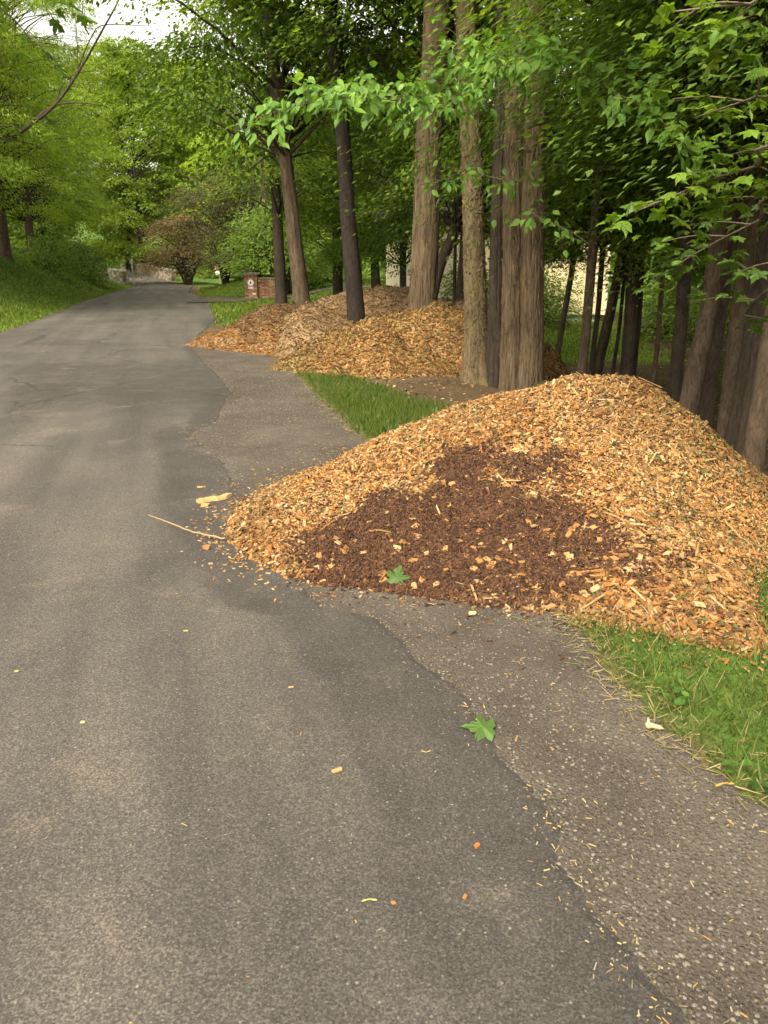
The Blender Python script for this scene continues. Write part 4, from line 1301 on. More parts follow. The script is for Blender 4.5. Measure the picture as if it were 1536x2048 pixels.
multi_stem('purple_shrub', 'dusky purple-green shrub behind the brick wall pier', 'shrub', 515, 580, 47, 'purple', 1.1, 1.5, 5, 2.4, 0.8, 0.10, 1.2)
multi_stem('purple_shrub', 'greyish small-leaved shrub tree between brick wall and leaning trunk', 'shrub', 560, 575, 49, 'purple', 1.1, 1.7, 4, 2.4, 0.7, 0.10, 1.2)
BS = [(-25.0, 61.5, 2.0, 'large round bush closing the far end of the left bank'), (-18.4, 44.5, 1.1, 'low leafy bush on the left bank near the roadside pole'),
      (-29.0, 66.0, 2.2, 'tall bush behind the short low stone wall'), (-19.0, 50.5, 1.2, 'round bush at the far end of the left bank'),
      (7.2, 12.5, 1.1, 'shadowed bush among the trunks at the right'), (9.0, 24.5, 1.0, 'leafy bush right of the cream house, beyond the slanting stems'),
      (-2.8, 44.5, 1.2, 'leafy bush beyond the side drive behind the dark trunk'), (2.9, 26.6, 1.1, 'bush against the cream house corner'), (5.1, 26.6, 1.0, 'airy bush screening the cream wall right of the massive double trunk')]
for k, (x, y, s, lab) in enumerate(BS):
    e = empty('bush', (x, y, float(H(x, y)) - 0.05), lab, 'bush')
    e.rotation_euler = (0, 0, k * 1.1)
    e.scale = (s, s, s)
    ob('stem', CR['bush'][1], e)
    ob('foliage', CR['bush'][0], e)

# ------------------------------------------------------------------ near boughs with leaves one can pick out
def leaf_mesh(name, T, col, m='leaf_near'):
    return mesh_np(name, T[0], T[1], M[m], np.repeat(np.array([col]), len(T[0]), 0), False)
def bent(T, k):
    r_ = np.random.default_rng(100 + k)
    v = T[0].copy()
    v[:, 2] += r_.uniform(-0.35, 0.12) * v[:, 0] ** 2 + r_.uniform(-0.45, 0.3) * np.abs(v[:, 1]) + r_.uniform(-.4, .4) * v[:, 0] * v[:, 1]
    v[:, 1] = v[:, 1] * r_.uniform(0.8, 1.15) + r_.uniform(-.12, .12) * v[:, 0] ** 2
    return (v, T[1])
OVC = [(0.105, 0.205, 0.03), (0.125, 0.235, 0.036), (0.08, 0.17, 0.028), (0.145, 0.245, 0.04)]
OV = [leaf_mesh('oval_leaf', bent(OVAL, k), tuple(q * (0.8 + 0.05 * k) for q in OVC[k % 4])) for k in range(8)]
MPC = [(0.095, 0.17, 0.018), (0.12, 0.205, 0.02), (0.075, 0.14, 0.016), (0.15, 0.23, 0.025)]
MP = [leaf_mesh('maple_leaf', bent(MAPLE, 20 + k), tuple(q * (0.75 + 0.06 * k) for q in MPC[k % 4])) for k in range(7)]
MPDC = [(0.055, 0.105, 0.016), (0.07, 0.13, 0.018), (0.045, 0.085, 0.014)]
MPD = [leaf_mesh('maple_leaf', bent(MAPLE, 40 + k), tuple(q * (0.85 + 0.05 * k) for q in MPDC[k % 3])) for k in range(6)]

def bough(parent, pts, r0, meshes, nleaf, size, twig_len, droop=0.5, flat=0.25, start=0.2, maple=False, stuffT=None, nstuff=0, pal=None, stems=22):
    """woody bough through world points; side twigs; leaves along the twigs as objects, the surplus as one part"""
    off = np.array(parent.location)
    P = resample(np.array(pts), 40)
    mb = MB()
    v, q, t = tube(P - off, np.linspace(r0, r0 * 0.15, 40), 7)
    mb.add(v, q, t)
    T = unit(np.gradient(P, axis=0))
    places = []
    for k in range(stems):
        u = start + (1 - start) * (k + rng.uniform(0, 1)) / stems
        a = P[min(int(u * 39), 39)]
        tg = T[min(int(u * 39), 39)]
        side = unit(np.cross(tg, (0, 0, 1.0))) * (1 if k % 2 else -1)
        d = unit(side * rng.uniform(0.3, 1.0) + tg * rng.uniform(0.1, 0.9) + np.array((0, 0, rng.uniform(-flat, flat * 2.2))))
        L = twig_len * rng.uniform(0.5, 1.15) * (1.05 - 0.45 * u)
        e_ = a + d * L + np.array((0, 0, -droop * L * 0.35))
        pth = resample([a, a + d * L * 0.5, e_], 8)
        v, q, t = tube(pth - off, np.linspace(r0 * 0.28, 0.0015, 8), 5)
        mb.add(v, q, t)
        places.append((pth, d))
    bo = ob('bough', mb.mesh('bough', M['twig'], True), parent)
    def place(n):
        L, Dd, Nn, S = [], [], [], []
        for k in range(n):
            pth, d = places[rng.integers(len(places))]
            u = rng.uniform(0.1, 1.0)
            p = np.array([np.interp(u * 7, np.arange(8), pth[:, c]) for c in range(3)])
            sd_ = unit(np.cross(d, (0, 0, 1.0))) * rng.choice((-1, 1))
            dd = unit(sd_ * rng.uniform(0.2, 1.0) + d * rng.uniform(0.2, 1.0) + np.array((0, 0, -droop * (rng.uniform(-0.2, 1.2) if maple else rng.uniform(-0.3, 3.2)))))
            nn_ = unit(np.array((0, -0.12 if maple else -0.45, 1.0 if maple else 0.8)) + rng.normal(size=3) * (0.28 if maple else 0.45))
            p = p + rng.normal(size=3) * (0.03, 0.03, 0.05)
            L.append(p + dd * (0.03 + 0.05 * maple * rng.uniform(0.3, 1))); Dd.append(dd); Nn.append(nn_); S.append(size * rng.uniform(0.65, 1.2))
        return np.array(L), np.array(Dd), np.array(Nn), np.array(S)
    L, Dd, Nn, S = place(nleaf)
    for k in range(nleaf):
        m4 = frame(L[k] - off, Dd[k], Nn[k]) @ Matrix.Scale(S[k], 4)
        ob('leaf', meshes[rng.integers(len(meshes))], bo, mtx=m4)
    if nstuff:
        L, Dd, Nn, S = place(nstuff)
        V, F, C2 = scatter(L - off, Dd, Nn, S, stuffT[0], stuffT[1], pick(pal, nstuff))
        o = ob('leaves', mesh_np('leaves', V, F, M['leaf_near'], C2), bo)
        o['kind'] = 'stuff'
    return bo

# broad pale-leaved boughs reaching out from the scaly tree and the double trunk
OVP = np.array([(0.10, 0.20, 0.03), (0.125, 0.23, 0.036), (0.08, 0.165, 0.028)])
bough(t4, [D(936, 190, 11.8), D(905, 205, 10.2), D(830, 205, 8.8), D(720, 195, 8.0), D(600, 210, 7.4), D(505, 238, 7.1)], 0.012, OV, 290, 0.118, 0.62, 0.45, 0.42, 0.22, stuffT=OVAL, nstuff=430, pal=OVP, stems=34)
bough(e5, [D(1005, 90, 11.2), D(985, 108, 9.5), D(1010, 130, 8.2), D(1090, 142, 7.6), D(1180, 160, 7.2), D(1260, 200, 6.9), D(1320, 240, 6.7), D(1372, 295, 6.5)], 0.012, OV, 290, 0.112, 0.52, 0.45, 0.42, 0.2, stuffT=OVAL, nstuff=430, pal=OVP, stems=36)
bough(t4, [D(936, 60, 11.8), D(915, 85, 10.0), D(905, 105, 9.0), D(930, 135, 8.2)], 0.014, OV, 34, 0.13, 0.35, 0.6, 0.2, 0.3, stems=8)
bough(t4, [D(945, 330, 11.7), D(920, 345, 10.2), D(880, 362, 9.4), D(835, 370, 9.0)], 0.014, OV, 36, 0.12, 0.45, 0.4, 0.15, 0.2, stems=9)
bough(t4, [D(946, 345, 11.7), D(965, 350, 10.4), D(1000, 358, 9.5), D(1030, 370, 9.0)], 0.014, OV, 34, 0.12, 0.42, 0.4, 0.15, 0.2, stems=9)
bough(e5, [D(1075, 400, 11.1), D(1060, 420, 9.8), D(1090, 440, 8.9), D(1140, 462, 8.4), D(1180, 490, 8.0)], 0.014, OV, 44, 0.11, 0.42, 0.4, 0.15, 0.2, stems=10)
bough(e5, [D(1065, 40, 11.1), D(1040, 60, 9.6), D(1070, 80, 8.6), D(1140, 85, 8.0)], 0.014, OV, 40, 0.125, 0.42, 0.5, 0.15, 0.2, stems=9)

# maple standing just outside the right border, its boughs reaching into view
mb_b = on((3.7, 3.3, 0))
tm = tree('maple_tree', 'broad-leaved maple at the right border, its big lobed leaves reaching in close', 'tree',
          [mb_b, mb_b + (0, 0.05, 1.2), mb_b + (-0.05, 0.1, 2.6), mb_b + (-0.1, 0.1, 5.0)], [0.2, 0.17, 0.15, 0.1], 'bark_dark', 20, 'maple_a', 3.4, 0.7, 0.3, (1.2, 0.0), rows=30)
mq = np.array(mb_b)
bough(tm, [mq + (-.02, .1, 2.3), D(1600, 150, 3.9), D(1520, 190, 4.0), D(1450, 215, 4.2), D(1390, 235, 4.4)], 0.02, MP, 100, 0.095, 0.55, 0.25, 0.1, 0.25, True, stems=12)
bough(tm, [mq + (0, .1, 1.9), D(1600, 300, 3.7), D(1520, 330, 3.9), D(1420, 360, 4.2), D(1330, 400, 4.4), D(1265, 425, 4.6)], 0.02, MP, 162, 0.092, 0.6, 0.25, 0.12, 0.2, True, stems=16)
bough(tm, [mq + (0, .1, 1.7), D(1600, 400, 4.2), D(1520, 440, 4.5), D(1440, 480, 4.9), D(1370, 520, 5.2), D(1310, 560, 5.4)], 0.02, MPD, 162, 0.092, 0.65, 0.3, 0.12, 0.2, True, stems=16)
bough(tm, [mq + (0, .1, 2.7), D(1620, -20, 3.6), D(1520, 5, 3.6), D(1420, 15, 3.7), D(1330, 25, 3.8)], 0.02, MP, 112, 0.095, 0.5, 0.2, 0.1, 0.2, True, stems=12)
bough(tm, [mq + (0, .1, 1.6), D(1620, 520, 4.0), D(1560, 560, 4.2), D(1500, 610, 4.5), D(1470, 660, 4.8)], 0.016, MPD, 87, 0.088, 0.5, 0.3, 0.1, 0.2, True, stems=10)

# maple outside the left border with one dark bough hanging into the corner
lb = on((-7.6, 6.3, 0))
tl = tree('maple_tree', 'dark-leaved maple at the upper left corner, one bough hanging into the sky', 'tree',
          [lb, lb + (0, 0, 2), lb + (0.2, 0.1, 4.5), lb + (0.3, 0.1, 7.0)], [0.22, 0.18, 0.15, 0.08], 'bark_dark', 16, None, rows=30)
bough(tl, [lb + (0.2, 0.1, 4.0), D(-120, -60, 7.2), D(-40, -10, 7.4), D(30, 40, 7.6), D(70, 95, 7.8)], 0.025, MPD, 120, 0.15, 0.85, 0.35, 0.35, 0.3, True, stems=22)

# ------------------------------------------------------------------ cream house behind the trees
hs = empty('cream_house', (5.0, 30.0, 0), 'cream house with grey foundation glimpsed low between the trunks', 'house')
hz = -0.05
def hbox(name, c, d, m, parent=hs):
    mb = MB(); mb.box((0, 0, 0), d)
    return ob(name, mb.mesh(name, M[m]), parent, tuple(np.array(c) - np.array(hs.location) if parent is hs else c))
hbox('foundation', (3.9, 31.0, -0.55), (7.3, 6.4, 1.0), 'concrete')
wl = hbox('wall', (3.9, 31.0, 1.45 + hz + 0.05), (7.5, 6.6, 3.0), 'siding')
for k in range(17):
    b_ = MB(); b_.box((0, 0, 0), (7.54, 0.03, 0.169))
    ob('siding_board', b_.mesh('siding_board', M['siding']), wl, (0, -3.317, -1.41 + k * 0.172))
wing = hbox('wall', (1.4, 28.4, 1.2), (2.6, 3.0, 2.7), 'siding_pale')
for k in range(4):
    b_ = MB(); b_.box((0, 0, 0), (0.09, 0.09, 2.9))
for sx in (-3.77, 3.77):
    b_ = MB(); b_.box((0, 0, 0), (0.12, 0.12, 3.0))
    ob('corner_board', b_.mesh('corner_board', M['siding_pale']), wl, (sx, -3.32, 0.0))
rv = np.array([(-4.2, -3.9, 0), (4.2, -3.9, 0), (4.2, 3.9, 0), (-4.2, 3.9, 0), (-4.2, 0, 2.2), (4.2, 0, 2.2)])
ob('roof', mesh_np('roof', rv, [np.array([(0, 1, 5, 4), (2, 3, 4, 5), (3, 2, 1, 0)]), np.array([(1, 2, 5), (3, 0, 4)])], M['roofing']), hs, (-1.1, 1.0, 2.98))

# ------------------------------------------------------------------ brick wall and pier with plaques
bp = D(505, 597, 40.2)
bz = float(H(bp[0], bp[1]))
bw_ = empty('brick_wall', (bp[0], bp[1], bz), 'low red-brown brick wall with a taller pier and round white plaque', 'wall')
BRK = np.array([(0.22, 0.10, 0.06), (0.17, 0.075, 0.045), (0.26, 0.13, 0.075), (0.20, 0.11, 0.07), (0.30, 0.19, 0.12)])
def brickwork(name, c, d, rz=0.0):
    core = MB(); core.box((0, 0, 0), (d[0] - .02, d[1] - .02, d[2]))
    co = ob(name, core.mesh(name, M['mortar']), bw_, c, (0, 0, rz))
    mb = MB()
    rows_ = int(d[2] / 0.075)
    for r_ in range(rows_):
        z_ = -d[2] / 2 + (r_ + .5) * d[2] / rows_
        for (ln, ax, sgn) in ((d[0], 0, -1), (d[0], 0, 1), (d[1], 1, -1), (d[1], 1, 1)):
            nb = max(1, round(ln / 0.21))
            for k in range(nb):
                o_ = -ln / 2 + (k + .5) * ln / nb + (0.05 if r_ % 2 else -0.05) * (nb > 2) * (0 < k < nb - 1)
                w_ = ln / nb - 0.012
                if ax == 0: mb.box((o_, sgn * (d[1] / 2 - .03), z_), (w_, 0.08, d[2] / rows_ - .012), col=BRK[rng.integers(5)])
                else: mb.box((sgn * (d[0] / 2 - .032), o_, z_), (0.08, w_ - .1, d[2] / rows_ - .012), col=BRK[rng.integers(5)])
    o_ = ob('bricks', mb.mesh('bricks', M['stone'], col=True), co)
    o_['kind'] = 'stuff'
    return co
pier = brickwork('pier', (0, 0, 0.6), (0.62, 0.62, 1.2))
wing_w = brickwork('wall', (0.78, 0.05, 0.5), (0.92, 0.34, 1.0), -0.12)
mb = MB(); mb.box((0, 0, 0), (0.76, 0.76, 0.07)); mb.box((0, 0, 0.05), (0.66, 0.66, 0.05))
ob('cap', mb.mesh('cap', M['capstone']), pier, (0, 0, 0.64))
mb = MB(); mb.box((0, 0, 0), (0.98, 0.44, 0.06))
ob('cap', mb.mesh('cap', M['capstone']), wing_w, (0.0, 0, 0.535))
def disc(r, t, seg=28):
    a = np.linspace(0, 2 * math.pi, seg, endpoint=False)
    V = np.vstack([np.stack([r * np.cos(a), 0 * a - t / 2, r * np.sin(a)], 1), np.stack([r * np.cos(a), 0 * a + t / 2, r * np.sin(a)], 1)])
    q = np.array([(k, (k + 1) % seg, seg + (k + 1) % seg, seg + k) for k in range(seg)])
    return V, [q, np.array([list(range(seg))]), np.array([list(range(seg, 2 * seg))[::-1]])]
V, F = disc(0.15, 0.02)
pq = ob('plaque', mesh_np('plaque', V, F, M['white']), pier, (0.0, -0.345, 0.22))
# emblem: a ring and a little tree-like figure
a = np.linspace(0, 2 * math.pi, 32, endpoint=False)
ringV = np.vstack([np.stack([rr * np.cos(a), 0 * a, rr * np.sin(a)], 1) for rr in (0.118, 0.128)])
ringQ = np.array([(k, (k + 1) % 32, 32 + (k + 1) % 32, 32 + k) for k in range(32)])
ob('emblem_ring', mesh_np('emblem_ring', ringV, ringQ, M['black']), pq, (0, -0.013, 0))
fig = np.array([(-.012, 0, -.085), (.012, 0, -.085), (.012, 0, -.05), (.07, 0, -.05), (.03, 0, 0.0), (.05, 0, 0.0), (0, 0, .09), (-.05, 0, 0), (-.03, 0, 0), (-.07, 0, -.05), (-.012, 0, -.05)])
ob('emblem', mesh_np('emblem', fig, np.array([list(range(11))]), M['black']), pq, (0, -0.013, 0))
for dx in (-0.065, 0.065):
    mb = MB(); mb.box((0, 0, 0), (0.10, 0.016, 0.10))
    pl_ = ob('number_plate', mb.mesh('number_plate', M['white']), pier, (dx, -0.342, -0.02))
    mb = MB(); mb.box((0, 0, 0), (0.03, 0.01, 0.06))
    ob('number_mark', mb.mesh('number_mark', M['black']), pl_, (0.005, -0.006, 0))
mb = MB(); mb.box((0, 0, 0), (0.16, 0.014, 0.05))
ob('name_strip', mb.mesh('name_strip', M['white']), pier, (0.16, -0.342, -0.32))

# ------------------------------------------------------------------ stone walls and gate at the bend
STC = 0.6 * np.array([(0.26, 0.22, 0.17), (0.34, 0.29, 0.22), (0.20, 0.17, 0.135), (0.40, 0.34, 0.26), (0.30, 0.25, 0.21)])
STM = []
for k in range(8):
    B8 = np.array([(x_, y_, z_) for z_ in (-.5, .5) for y_ in (-.5, .5) for x_ in (-.5, .5)]) * (1 + rng.uniform(-.16, .16, (8, 3)))
    STM.append(mesh_np('stone', B8, np.array([(0, 2, 3, 1), (4, 5, 7, 6), (0, 1, 5, 4), (2, 6, 7, 3), (0, 4, 6, 2), (1, 3, 7, 5)]), M['stone'], np.repeat(STC[k % 5][None], 8, 0)))
def stone_wall(label, a, b, h, thick=0.5, cap=True, sw=0.55, sh_=0.26, name='stone_wall'):
    a = np.array(a); b = np.array(b)
    L = np.linalg.norm(b - a)
    rz = math.atan2(b[1] - a[1], b[0] - a[0])
    za, zb = float(H(*a)), float(H(*b))
    e = empty(name, (a[0], a[1], za), label, 'wall' if name == 'stone_wall' else 'pillar')
    slope = (zb - za) / L
    e.rotation_euler = (0, 0, rz)
    V = np.array([(0, -thick / 2 + .06, -.4), (L, -thick / 2 + .06, zb - za - .4), (L, thick / 2 - .06, zb - za - .4), (0, thick / 2 - .06, -.4)])
    V = np.vstack([V, V + (0, 0, h + .4)])
    ob('core', mesh_np('core', V, np.array([(0, 3, 2, 1), (4, 5, 6, 7), (0, 1, 5, 4), (1, 2, 6, 5), (2, 3, 7, 6), (3, 0, 4, 7)]), M['mortar']), e)
    rows_ = max(2, round((h + .1) / sh_))
    hh = (h + .1) / rows_
    for r_ in range(rows_):
        x_ = -rng.uniform(0, sw / 2)
        while x_ < L:
            w_ = sw * rng.uniform(0.6, 1.4)
            xc = min(max(x_ + w_ / 2, 0.1), L - 0.1)
            for sgn in ((-1, 1) if name != 'stone_wall' else (-1,)):
                ob('stone', STM[rng.integers(8)], e, (xc, sgn * (thick / 2 - .08), -.1 + (r_ + .5) * hh + slope * xc), (0, 0, 0), (w_ * .95, .24, hh * .93))
            x_ += w_
    if cap:
        V = np.array([(-.1, -thick / 2 - .06, h), (L + .1, -thick / 2 - .06, h + zb - za), (L + .1, thick / 2 + .06, h + zb - za), (-.1, thick / 2 + .06, h)])
        V = np.vstack([V, V + (0, 0, .12)])
        ob('coping', mesh_np('coping', V, np.array([(0, 3, 2, 1), (4, 5, 6, 7), (0, 1, 5, 4), (1, 2, 6, 5), (2, 3, 7, 6), (3, 0, 4, 7)]), M['capstone']), e)
    return e
w0 = D(272, 540, 92); w1 = D(348, 556, 72)
stone_wall('long rough stone wall running along the far bend of the road', w0[:2], w1[:2], 0.85, sw=0.7, sh_=0.3)
w0 = D(223, 546, 70); w1 = D(252, 549, 67)
stone_wall('short low stone wall with flat coping at the end of the left bank', w0[:2], w1[:2], 0.95, sw=0.55, sh_=0.27)
w0 = D(254, 538, 93); w1 = D(268, 539, 93)
stone_wall('tall squared stone gate pillar at the far end of the road', w0[:2], w1[:2], 1.75, 0.8, True, 0.42, 0.28, 'gate_pillar')
p = D(247, 538, 92)
e = empty('gate_post', on(p, 0.0), 'white square post beside the stone gate pillar', 'post')
mb = MB(); mb.box((0, 0, 0.85), (0.5, 0.5, 1.9))
ob('shaft', mb.mesh('shaft', M['white']), e)
mb = MB(); mb.box((0, 0, 1.84), (0.6, 0.6, 0.08))
ob('cap', mb.mesh('cap', M['white']), e)

p = D(267, 566, 62)
e = empty('sign_post', on(p, 0.0), 'thin grey roadside post with a small plate seen edge-on near the bend', 'sign')
mb = MB(); v, q, t = tube(np.array([(0, 0, -.2), (0.01, 0, 1.0), (0.0, 0, 2.0)]), np.array([.045, .045, .045]), 10); mb.add(v, q, t)
ob('post', mb.mesh('post', M['post'], True), e)
mb = MB(); mb.box((0, -.05, 1.85), (0.30, 0.02, 0.34), 1.15)
ob('plate', mb.mesh('plate', M['capstone']), e)

p = D(439, 545, 60)
e = empty('roadside_sign', on(p, 0.0), 'small red and white sign glimpsed through the purple shrub', 'sign')
mb = MB(); v, q, t = tube(np.array([(0, 0, -.2), (0, 0, 0.8), (0, 0, 1.1)]), np.array([.04, .04, .04]), 10); mb.add(v, q, t)
ob('post', mb.mesh('post', M['post'], True), e)
mb = MB(); mb.box((0, -.05, 1.2), (0.6, 0.03, 0.7))
ob('panel', mb.mesh('panel', M['white']), e)
mb = MB(); mb.box((-0.08, -.072, 1.32), (0.36, 0.012, 0.28))
ob('red_field', mb.mesh('red_field', M['red']), e)

p = D(684, 590, 36)
e = empty('utility_box', (p[0], 36, float(H(p[0], 36))), 'grey-green utility box with pale rim standing behind the dark trunk', 'utility box')
mb = MB(); mb.box((0, 0, .32), (0.36, 0.34, 0.9))
ob('body', mb.mesh('body', M['metal_green']), e)
mb = MB(); mb.box((0, 0, .80), (0.42, 0.40, 0.07)); mb.box((-.185, -.178, .32), (.035, .02, .86)); mb.box((.185, -.178, .32), (.035, .02, .86))
ob('rim', mb.mesh('rim', M['capstone']), e)
mb = MB(); mb.box((0, -.18, .30), (0.26, 0.015, 0.62))
ob('door', mb.mesh('door', M['metal_green']), e)

p = D(744, 575, 34)
e = empty('marker_post', (p[0], 34, float(H(p[0], 34))), 'thin white marker post behind the back chip pile', 'post')
mb = MB(); v, q, t = tube(np.array([(0, 0, -.2), (0, 0, .6), (0, 0, 1.25)]), np.array([.03, .03, .028]), 10); mb.add(v, q, t)
ob('shaft', mb.mesh('shaft', M['white'], True), e)
mb = MB(); mb.box((0, 0, 1.27), (0.075, 0.075, 0.04))
ob('cap', mb.mesh('cap', M['white']), e)

# ------------------------------------------------------------------ grass and weeds
BL = (np.array([(0, -.5, 0), (0, .5, 0), (.5, -.36, .0), (.5, .36, .0), (1, 0, -.12)]), [np.array([(0, 1, 3), (0, 3, 2), (2, 3, 4)])])
BL2 = (np.array([(0, -.5, 0), (0, .5, 0), (1, 0, -.12)]), [np.array([(0, 1, 2)])])
GR = np.array([(0.78, 0.62, 0.6)]) * np.array([(0.075, 0.15, 0.022), (0.06, 0.125, 0.02), (0.095, 0.175, 0.028), (0.115, 0.18, 0.03), (0.05, 0.10, 0.018)])
DRY = 0.6 * np.array([(0.26, 0.21, 0.07), (0.20, 0.19, 0.06), (0.32, 0.26, 0.12)])
def grass(name, label, x, y, hl, wd, tmpl, pal, dry=0.05, lean=0.6):
    n = len(x)
    P = np.stack([x, y, H(x, y) - 0.005], 1)
    d = np.array((0, 0, 1.0)) + rdir(n) * lean * (1, 1, 0.15)
    d[:, 2] = np.maximum(d[:, 2], 0.2)
    nr = rdir(n) * (1, 1, 0.2)
    s = np.stack([rng.uniform(*hl, n), np.full(n, wd) * rng.uniform(.7, 1.3, n), rng.uniform(*hl, n)], 1)
    c = pick(pal, n)
    k = rng.uniform(size=n) < dry
    c[k] = pick(DRY, k.sum())
    V, F, C2 = scatter(P, d, nr, s, tmpl[0], tmpl[1], c)
    o = ob(name, mesh_np(name, V, F, M['grass'], C2))
    tag(o, label, 'grass', None, 'stuff')
    return o
def gscatter(x0, x1, y0, y1, n, extra=None):
    a = rng.uniform(x0, x1, n); b = rng.uniform(y0, y1, n)
    m = grass_mask(a, b) > rng.uniform(size=n)
    if extra is not None: m &= extra(a, b)
    return a[m], b[m]
notA = lambda a, b: ~inside(a, b, footA)
x, y = gscatter(0.7, 4.5, 0.8, 7.5, 60000, notA)
grass('grass', 'long green grass on the verge in front of and beside the fresh chip pile', x, y, (0.03, 0.13), 0.005, BL, GR, 0.16, 0.9)
x, y = gscatter(-2.0, 2.2, 6.3, 14, 90000, lambda a, b: notA(a, b) & ~inside(a, b, footD))
grass('grass', 'green grass strip between the gravel shoulder and the bare earth under the trees', x, y, (0.05, 0.12), 0.009, BL2, GR, 0.06, 0.8)
x, y = gscatter(-20, -8.5, 14, 58, 150000)
grass('grass', 'sunlit grass on the left bank', x, y, (0.05, 0.15), 0.022, BL2, np.vstack([GR, BRIGHT]), 0.05, 0.8)
x, y = gscatter(-13, 8, 21, 60, 150000, lambda a, b: dist_line(a, b, [tuple(p[:2]) for p in dc]) > 1.5)
grass('grass', 'mown grass around the side drive and the brick wall', x, y, (0.06, 0.15), 0.03, BL2, np.vstack([GR, BRIGHT]), 0.05, 0.8)
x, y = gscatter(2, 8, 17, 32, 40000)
grass('grass', 'lit lawn below the cream house', x, y, (0.05, 0.12), 0.02, BL2, BRIGHT * 1.2, 0.2, 0.8)  # blade colour brightened to stand in for light on the shaded lawn

# broad weeds in the near verge
WEED = (np.array([(0, 0, 0), (.25, -.38, .04), (.7, -.42, .0), (1.0, -.12, -.06), (1.0, .12, -.06), (.7, .42, 0), (.25, .38, .04)]), [np.array([(0, 1, 2), (0, 2, 3), (0, 3, 4), (0, 4, 5), (0, 5, 6)])])
cx, cy = gscatter(0.85, 3.6, 1.6, 3.6, 700, notA)
cx, cy = cx[:110], cy[:110]
ci = np.repeat(np.arange(len(cx)), 6)
n = len(ci)
P = np.stack([cx[ci] + rng.normal(size=n) * .025, cy[ci] + rng.normal(size=n) * .025, H(cx[ci], cy[ci]) + rng.uniform(0.015, 0.075, n)], 1)
d = rdir(n); d[:, 2] = rng.uniform(-.15, .35, n)
V, F, C2 = scatter(P, d, np.array((0, 0, 1.0)) + rdir(n) * .3, rng.uniform(.012, .042, n), WEED[0], WEED[1], pick(0.62 * np.array([(0.075, 0.165, 0.03), (0.095, 0.20, 0.035), (0.06, 0.13, 0.025)]), n, .3))
tag(ob('weeds', mesh_np('weeds', V, F, M['grass'], C2)), 'small round-leaved weeds growing through the verge grass', 'weeds', None, 'stuff')

# ------------------------------------------------------------------ stones and scraps on the ground
PEB = (np.array([(1, 0, 0), (-1, 0, 0), (0, 1, 0), (0, -1, 0), (0, 0, .8), (.6, .6, .45), (-.6, .55, .4), (-.5, -.6, .45), (.6, -.5, .4)]) * .5,
       [np.array([(0, 5, 4), (5, 2, 4), (2, 6, 4), (6, 1, 4), (1, 7, 4), (7, 3, 4), (3, 8, 4), (8, 0, 4), (0, 2, 5), (2, 1, 6), (1, 3, 7), (3, 0, 8)])])
n = 26000
y = 1.1 + 13.0 * rng.uniform(size=n) ** 1.7
t = rng.uniform(size=n)
x = xr(y) + 0.0 + rng.normal(size=n) * .02 + (xs(y) - xr(y)) * np.where(rng.uniform(size=n) < .4, t ** 3, t)
m = ~inside(x, y, footA)
x, y = x[m], y[m]
n = len(x)
sz = (0.003 + 0.012 * rng.uniform(size=n) ** 4) * (1 + 0.8 * ss((y - 4) / 6))
P = np.stack([x, y, H(x, y) + 0.010], 1)
PC = 0.62 * np.array([(0.12, 0.10, 0.075), (0.2, 0.175, 0.14), (0.06, 0.052, 0.042), (0.22, 0.195, 0.155), (0.09, 0.07, 0.05), (0.13, 0.125, 0.12)])
V, F, C2 = scatter(P, rdir(n) * (1, 1, .1), np.array((0, 0, 1.)) + rdir(n) * .3, np.stack([sz, sz * rng.uniform(.6, 1, n), sz * rng.uniform(.4, .8, n)], 1), PEB[0], PEB[1], pick(PC, n, .25))
tag(ob('gravel', mesh_np('gravel', V, F, M['litter'], C2)), 'loose gravel over the road shoulder', 'gravel', None, 'stuff')

# crumbled patch of surface at the left border
n = 1500
x = rng.normal(size=n) * .16 - 2.28; y = rng.normal(size=n) * .42 + 4.1
sz = 0.004 + 0.014 * rng.uniform(size=n) ** 3
V, F, C2 = scatter(np.stack([x, y, H(x, y) + .018], 1), rdir(n) * (1, 1, .1), np.array((0, 0, 1.)) + rdir(n) * .3, np.stack([sz, sz * rng.uniform(.6, 1, n), sz * rng.uniform(.4, .8, n)], 1), PEB[0], PEB[1], pick(PC * .8, n, .3))
tag(ob('gravel', mesh_np('gravel', V, F, M['litter'], C2)), 'crumbled stones on worn asphalt at the left border', 'gravel', None, 'stuff')

# fine litter: chip crumbs, bits of stem and dead needles on shoulder, edge and road
n = 2800
y = 1.1 + 12 * rng.uniform(size=n) ** 1.5
t = rng.uniform(size=n)
kind = rng.uniform(size=n)
x = np.where(kind < .55, xr(y) + (xs(y) - xr(y)) * t, np.where(kind < .85, xr(y) + rng.normal(size=n) * .05, xr(y) - 3.5 * t ** 1.2))
keep = np.where(kind >= .85, rng.uniform(size=n) < .35, True) & ~inside(x, y, footA)
x, y = x[keep], y[keep]
n = len(x)
P = np.stack([x, y, H(x, y) + np.where(x < xr(y) + .06, .021, .013)], 1)
LC = 0.5 * np.array([(0.3, 0.24, 0.15), (0.16, 0.11, 0.06), (0.4, 0.34, 0.24), (0.5, 0.36, 0.12), (0.42, 0.26, 0.08), (0.32, 0.2, 0.08), (0.55, 0.45, 0.2), (0.2, 0.13, 0.06), (0.6, 0.4, 0.16)])
s = np.stack([0.004 + 0.022 * rng.uniform(size=n) ** 2.5, rng.uniform(.0012, .004, n), rng.uniform(.001, .003, n)], 1)
V, F, C2 = scatter(P, rdir(n) * (1, 1, .06), np.array((0, 0, 1.)) + rdir(n) * .1, s, CHIP[0], CHIP[1], pick(LC, n, .2))
tag(ob('litter', mesh_np('litter', V, F, M['litter'], C2)), 'dry needles, stems and chip crumbs scattered over shoulder and road edge', 'litter', None, 'stuff')

